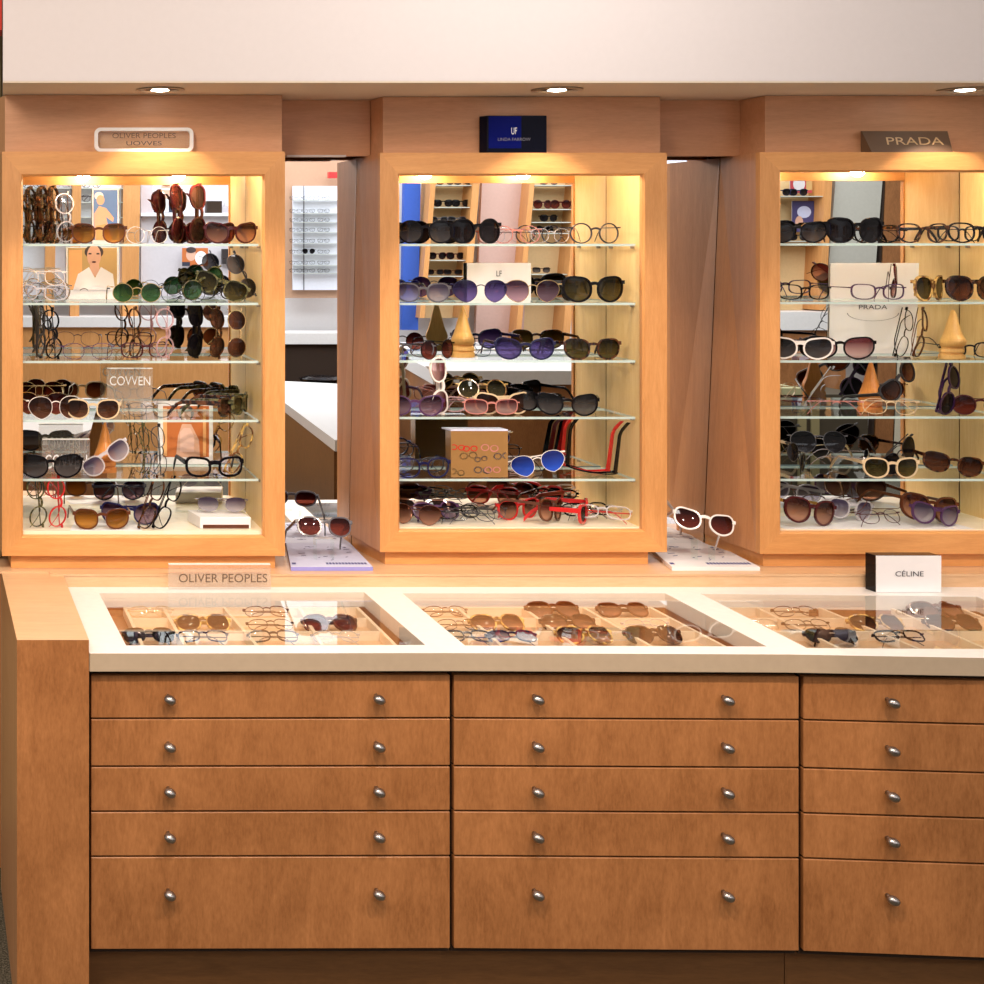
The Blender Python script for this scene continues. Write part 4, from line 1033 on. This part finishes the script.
# ------------------------------------------------------------------ THE SHOP ACROSS THE ROOM (met in the mirror)
def vz(y, Yr): return V(0, y, Yr).z
def vx(x, Yr): return V(x, HZ, Yr).x
def vbox(bm, x0, x1, y0, y1, Yr, dep=.1, lean=0, mi=0):
    """front face on Yr (facing the mirror); lean moves the foot sideways in metres"""
    a, b, zt, zb2 = vx(x0, Yr), vx(x1, Yr), vz(y0, Yr), vz(y1, Yr)
    prism(bm, [(a+lean, Yr, zb2), (b+lean, Yr, zb2), (b+lean, Yr-dep, zb2), (a+lean, Yr-dep, zb2)], [(a, Yr, zt), (b, Yr, zt), (b, Yr-dep, zt), (a, Yr-dep, zt)], mi)
YW = -2.2
farL = []
def farglasses(n, x, y, Yr, kind='way', fr='black', ln='black', sc=1.0, where='', group='eyewear across the shop'):
    for i in range(n):
        px = x+i*18*sc if n > 1 else x
        glasses('sunglasses', 'small dark sunglasses %s, seen in the mirror' % where, kind, fr, ln, vx(px, Yr), Yr-.09, vz(y, Yr), yaw=180+random.Random(px).uniform(-12, 12), fold=True, sc=sc*.95, group='dark sunglasses '+where)
M['grey_line'] = flat('far_glass_shelf', (.55, .58, .52), .3)
lit = flat('lit_maple', (.80, .58, .30), .6)
def niche(label, x0, x1, y0, y1, lean, rows, where, back='lit'):
    e = empty('wall_display', (vx((x0+x1)/2, YW), YW-.1, vz(y1, YW)), label, 'display')
    for xx in ((x0-5, x0), (x1, x1+7)):
        bm = B(); vbox(bm, xx[0], xx[1], y0, y1, YW, .22, lean); obj('post', bm, M['wood_v'], e)
    bm = B(); vbox(bm, x0, x1, y0, y1, YW-.2, .02, lean); obj('back_panel', bm, lit, e)
    for y, n, xs, kd, fr, ln in rows:
        bm = B(); vbox(bm, x0, x1, y+1, y+1.8, YW-.02, .17, 0); bmesh.ops.translate(bm, verts=bm.verts, vec=(lean*(y-y0)/(y1-y0), 0, 0)); obj('shelf', bm, M['grey_line'], e)
        farglasses(n, xs, y+.6, YW, kd, fr, ln, 1.0, where)
niche('maple wall display beside the blue wall, seen in the mirror', 437, 474, 168, 318, -.085, [(184, 2, 448, 'way', 'black', 'black'), (206, 2, 446, 'way', 'black', 'black'), (223, 2, 442, 'way', 'grey', 'grey'), (259, 2, 440, 'way', 'burgundy', 'black'), (275, 2, 438, 'rect', 'brown', 'black')], 'in the maple wall display next to blue wall')
niche('maple wall display beside the pinkish panel, seen in the mirror', 536, 578, 168, 345, -.11, [(184, 1, 553, 'way', 'gunmetal', 'grey'), (208, 2, 546, 'biground', 'burgundy', 'burg'), (221, 1, 552, 'way', 'black', 'black'), (232, 1, 548, 'round', 'black', 'black'), (273, 1, 545, 'rect', 'burgundy', 'grey'), (288, 2, 540, 'way', 'navy', 'black')], 'in the maple wall display next to pinkish panel')
bm = B(); vbox(bm, 405, 421, 160, 330, YW-.1, .06, -.02); struct(obj('trim_6', bm, M['blue_wall']))
bm = B(); vbox(bm, 483, 531, 160, 360, YW-.15, .04, -.06); struct(obj('trim_7', bm, flat('pinkish_panel', (.62, .42, .36), .7)))
# rack with posts, mirrored in the framed-sign case
e = empty('wall_rack', (vx(80, YW), YW-.1, vz(300, YW)), 'white wall rack with maple posts, seen in the mirror', 'rack')
bm = B(); vbox(bm, 0, 140, 150, 300, YW-.16, .03); obj('back_panel', bm, flat('rack_white', (.75, .78, .82), .6, emit=.12), e)  # back panel emits a little, its brightness put into the material
for a, b in ((47, 57), (73, 82), (124, 141)):
    bm = B(); vbox(bm, a, b, 150, 320, YW, .16, -.02); obj('post', bm, M['wood_v'], e)
for y in (188, 202, 217, 232):
    bm = B(); vbox(bm, 2, 124, y, y+.8, YW-.02, .138); obj('shelf', bm, M['grey_line'], e)
    for j, x in enumerate((32, 62, 92) if y != 217 else (36, 66, 108)): farglasses(1, x, y-.2, YW-.02, 'thin' if j % 2 else 'way', 'gunmetal', 'clear', 1, 'on the %s white rack shelf across the shop' % {188: 'top', 202: 'second', 217: 'third', 232: 'fourth'}[y])
# white shelving with the poster
e = empty('white_shelving', (vx(190, YW), YW-.1, vz(296, YW)), 'pale shelving with a poster on it, seen in the mirror', 'shelving')
bm = B(); vbox(bm, 141, 243, 150, 213, YW-.16, .03); vbox(bm, 141, 243, 216.2, 300, YW-.06, .03); obj('back_panel', bm, flat('shelving_grey', (.60, .57, .60), .7), e)
bm = B(); vbox(bm, 141, 243, 213, 216, YW+.02, .2); obj('shelf', bm, M['white'], e)
def vposter(label, x0, x1, y0, y1, Yr, shapes):
    e = empty('photo_poster', (vx((x0+x1)/2, Yr), Yr, vz(y1, Yr)), label, 'poster')
    bm = B(); vbox(bm, x0, x1, y0, y1, Yr, .006); obj('board', bm, M['white'], e)
    bm = B(); mats = []
    for i, (m, pts) in enumerate(shapes):
        if m not in mats: mats.append(m)
        bm.faces.new([bm.verts.new((vx(x, Yr), Yr+.001+.0006*i, vz(y, Yr))) for x, y in pts]).material_index = mats.index(m)
    obj('picture', bm, mats, e)
gr = flat('printed_grey', (.65, .63, .64), .6)
vposter('poster of a person in a dark suit and glasses, seen in the mirror', 153, 173, 176, 213, YW, [(gr, rect(153.5, 172.5, 177, 212.5)), (sk, ell(166, 190, 5, 8.5)), (hair, ell(166.5, 182.5, 5.5, 4)), (M['white'], rect(161.5, 171, 188.5, 190)), (suit, [(153.5, 212.5), (154, 200), (161, 197), (166, 203), (171, 198), (172.5, 200), (172.5, 212.5)]), (M['white'], [(164, 212), (163.5, 199), (168.5, 199), (168.5, 212)])])
vposter('orange toned photo print below the pale shelf, seen in the mirror', 182, 208, 248, 266, YW, [(orng, rect(182, 208, 248, 266)), (sk, ell(191, 255, 5, 6)), (M['white'], ell(201, 258, 6, 7)), (suit, rect(182, 190, 262, 266)), (hair, ell(191, 250, 5, 3))])
bm = B(); vbox(bm, 207, 222, 201, 213, YW, .1); tag(obj('dark_carton', bm, M['carcass']), 'dark carton on the pale shelf, seen in the mirror', 'box')
bm = B(); vbox(bm, 222, 234, 249, 264, YW, .04); tag(obj('dark_picture', bm, M['gunmetal']), 'dark small picture below the pale shelf, seen in the mirror', 'picture')
a_, Yl = vx(232, YW-.02), YW-.06
bm = B(); lathe(bm, [(.055, 0), (.02, .075)], (a_, Yl, vz(206, YW)), 'z', 16); lathe(bm, [(.03, 0), (.008, .012), (.008, .05)], (a_, Yl, vz(213, YW)), 'z', 12)
tag(obj('table_lamp', bm, gr), 'little grey shaded lamp on the pale shelf, seen in the mirror', 'lamp')
# lit spectacle board met in the first gap
e = empty('spectacle_board', (vx(312, YW), YW-.1, vz(292, YW)), 'brightly lit white spectacle board in a maple surround, seen in the mirror', 'display')
bm = B(); vbox(bm, 285, 350, 150, 298, YW-.1, .03); obj('surround', bm, flat('peach_panel', (.50, .30, .19), .6), e)
bm = B(); vbox(bm, 293, 345, 186, 290, YW-.05, .03); obj('lit_panel', bm, flat('lit_white', (.70, .72, .80), .6, emit=.12), e)
bm = B(); vbox(bm, 303.5, 304.3, 186, 290, YW-.045, .004); obj('rail', bm, M['grey'], e)
for y in (200, 213, 222, 232, 243, 254, 265, 273):
    bm = B(); vbox(bm, 294, 343, y+.1, y+.5, YW+.02, .065); obj('peg_strip', bm, M['grey_line'], e)
for i, y in enumerate((200, 213, 222, 232, 243, 254, 265, 273)):
    for x, kd in ((298, 'rect'), (311, 'rect'), (326, 'rect')):
        farglasses(1, x, y, YW+.06, 'avi' if (i == 5 and x == 311) else kd, 'black', 'black' if i == 5 and x == 311 else 'clear', .66, 'in row %s of the lit board' % ['one', 'two', 'three', 'four', 'five', 'six', 'seven', 'eight'][i])
bm = B(); vbox(bm, 329, 341, 172, 178, YW+.02, .05); tag(obj('red_sign', bm, flat('red_gloss', (.7, .03, .03), .4)), 'small red sign above the lit spectacle board, seen in the mirror', 'sign')
# counters across the room
def counter(label, pts, z, foot, front, thick=.07):
    ps = [V(x, y, 0) for x, y in pts]
    out_ = []
    for x, y in pts:
        d = F*(EYE-z)/(y-HZ); Yr = 2*MT[0]-d; out_.append((x*d/F, Yr))
    e = empty('shop_counter', (sum(p[0] for p in out_)/len(out_), sum(p[1] for p in out_)/len(out_), 0), label, 'counter')
    bm = B(); plan(bm, out_, z-thick, z); obj('worktop', bm, M['cream'], e)
    cx, cy = e.location.x, e.location.y
    ins_ = [(cx+(p[0]-cx)*.985, cy+(p[1]-cy)*.985-.01) for p in out_]
    bm = B(); plan(bm, ins_, foot, z-thick-.0004); obj('cabinet', bm, front, e)
    return e
counter('long pale topped shop counter with maple front, seen in the mirror', [(385, 346), (433, 371), (700, 371), (700, 342), (385, 342)], .95, 0, M['wood_drawer'])
counter('white desk met through the gap between cases, seen in the mirror', [(262, 386), (335, 440), (365, 440), (365, 385), (262, 380)], .75, .0, M['wood_dark'], .05)
counter('pale low counter corner near the end panel, seen in the mirror', [(-30, 436), (70, 436), (108, 424), (108, 398), (-30, 398)], .75, 0, M['wood_drawer'], .04)
for x0, x1, yt, yb2, lab, m in ((-5, 243, 317, 327, 'pale ledge cabinet below the white rack, seen in the mirror', 'wood_v'), (262, 360, 333, 344, 'pale back counter below the lit board, seen in the mirror', 'carcass'), (760, 838, 312, 330, 'pale back counter met in the bronze-sign case mirror', 'wood_drawer')):
    zt, zb3 = vz(yt, YW+.1), vz(yb2, YW+.1)
    e = empty('back_cabinet', (vx((x0+x1)/2, YW), YW, 0), lab, 'cabinet')
    bm = B(); box(bm, vx(x0, YW), vx(x1, YW), YW-.2, YW+.12, zb3, zt); obj('worktop', bm, M['cream'], e)
    bm = B(); box(bm, vx(x0, YW), vx(x1, YW), YW-.2, YW+.09, 0, zb3-.0005); obj('cabinet', bm, M[m], e)
bm = B(); lathe(bm, [(.02, 0), (.13, .012), (.15, .04), (.10, .055), (0.001, .06)], (vx(322, -1.7), -1.7, .78-.09), 'z', 20); 
e = empty('stool', (vx(322, -1.7), -1.7, 0), 'round black stool under the back counter, seen in the mirror', 'stool')
obj('seat', bm, M['black'], e); bm = B(); lathe(bm, [(.16, 0), (.15, .03), (.02, .05), (.02, .69)], (vx(322, -1.7), -1.7, 0), 'z', 14); obj('pedestal', bm, M['steel'], e)
# mirrored in the bronze-sign case
niche('yellow wall display with colourful cards, seen in the mirror', 780, 826, 168, 310, -.05, [(195, 2, 786, 'way', 'navy', 'black'), (240, 2, 786, 'way', 'black', 'black')], 'in the yellow wall display')
vposter('red and blue picture card in the yellow wall display', 790, 812, 174, 193, YW-.12, [(flat('print_red', (.45, .05, .06), .6), rect(790, 812, 174, 193)), (gr, ell(799, 184, 6, 7)), (och, rect(806, 812, 178, 190))])
vposter('dark blue picture card in the yellow wall display', 792, 814, 201, 232, YW-.12, [(flat('print_navy', (.06, .05, .16), .6), rect(792, 814, 201, 232)), (M['lilac'], ell(804, 212, 7, 6)), (sk, ell(799, 222, 4, 6))])
for i, (a, b, y1, m, nm) in enumerate(((838, 885, 330, flat('grey_door', (.50, .49, .43), .6), 8), (885, 886.5, 470, M['carcass'], 9), (887, 906, 500, M['wood_drawer'], 10), (906, 940, 470, flat('beige_panel', (.66, .60, .46), .7), 11), (667, 690, 320, flat('cool_white', (.72, .78, .9), .6, emit=.2), 12))):  # the cool white strip glows slightly to look brightly lit
    bm = B(); vbox(bm, a, b, 150, y1, YW-.05, .05, -.1 if nm != 12 else -.05); struct(obj('trim_%d' % nm, bm, m))
bm = B(); vbox(bm, 770, 885, 385, 500, -1.2, .4)
e = empty('dark_desk', (vx(828, -1.2), -1.3, 0), 'dark desk front met in the bronze-sign case mirror', 'desk')
bm.free(); bm = B(); a, b = vx(768, -1.2), vx(868, -1.2); zt = vz(388, -1.2); box(bm, a, b, -1.7, -1.2, 0, zt-.04); obj('desk_body', bm, flat('dark_desk_paint', (.06, .045, .025), .6), e)
bm = B(); box(bm, a, b-.4, -1.72, -1.18, zt-.0395, zt); obj('desk_top', bm, flat('olive_desk_top', (.42, .40, .22), .5), e)
for xx in (a+.18, a+.26):
    bm = B(); box(bm, xx, xx+.05, -1.199, -1.185, .05, zt-.05); obj('slat', bm, M['olive'], e)
for lb, n_ in USED.items():
    if len(lb.split()) > 16: print('LONG', lb)
    if n_ > 1 and 'mirror' not in lb: print('DUP', lb, n_)

# ------------------------------------------------------------------ LIGHT AND CAMERA
w = bpy.data.worlds.new('shop_light'); SC.world = w; w.use_nodes = True
w.node_tree.nodes['Background'].inputs[0].default_value = (1, .91, .84, 1)
w.node_tree.nodes['Background'].inputs[1].default_value = .42
def area(name, loc, rot, size, energy, col):
    l = bpy.data.lights.new(name, 'AREA'); l.size = size; l.energy = energy; l.color = col
    o = bpy.data.objects.new(name, l); COL.objects.link(o); o.location = loc; o.rotation_euler = rot; return o
area('shop_fill_light', (-.5, 1.4, 2.5), (R(38), 0, R(-20)), .6, 24, (1, .82, .68))  # unseen fill added to brighten the drawers and case fronts
for x_ in (.36, 1.32, 2.28):
    l = bpy.data.lights.new('ceiling_spot', 'SPOT'); l.energy = {.36: 90, 1.32: 72, 2.28: 34}[x_]; l.color = (1, .80, .64); l.spot_size = R(62); l.spot_blend = .14; l.shadow_soft_size = .03
    o = bpy.data.objects.new('ceiling_spot', l); COL.objects.link(o); o.location = (x_, 1.6, 2.7); o.rotation_euler = (R(32), 0, 0)
area('bulkhead_wash', (1.25, 2.4, 2.45), (R(78), 0, 0), .25, 5.5, (1, .93, .88))  # extra lamp added to brighten the middle of the bulkhead
area('shop_fill_light', (1.5, -1.2, 2.7), (R(-15), 0, 0), 2.5, 62, (.92, .95, 1))  # unseen area lights, this and the next, for the mirrored shop side
area('shop_fill_light', (4.6, -1.0, 2.7), (R(-15), 0, 0), 2.5, 52, (.92, .95, 1))
cam = bpy.data.cameras.new('camera'); co = bpy.data.objects.new('camera', cam); COL.objects.link(co)
co.location = (0, 0, EYE); co.rotation_euler = (R(90), 0, 0)
cam.sensor_fit = 'HORIZONTAL'; cam.sensor_width = 36; cam.lens = 36*F/984
cam.shift_x = .5; cam.shift_y = -(492-HZ)/984
cam.clip_start = .05
SC.camera = co
SC.view_settings.view_transform = 'Standard'; SC.view_settings.look = 'None'
SC.view_settings.exposure = .55; SC.view_settings.gamma = 1
SC.cycles.transparent_max_bounces = 32; SC.cycles.max_bounces = 12; SC.cycles.glossy_bounces = 8
SC.cycles.caustics_reflective = False; SC.cycles.caustics_refractive = False
SC.cycles.sample_clamp_indirect = 4
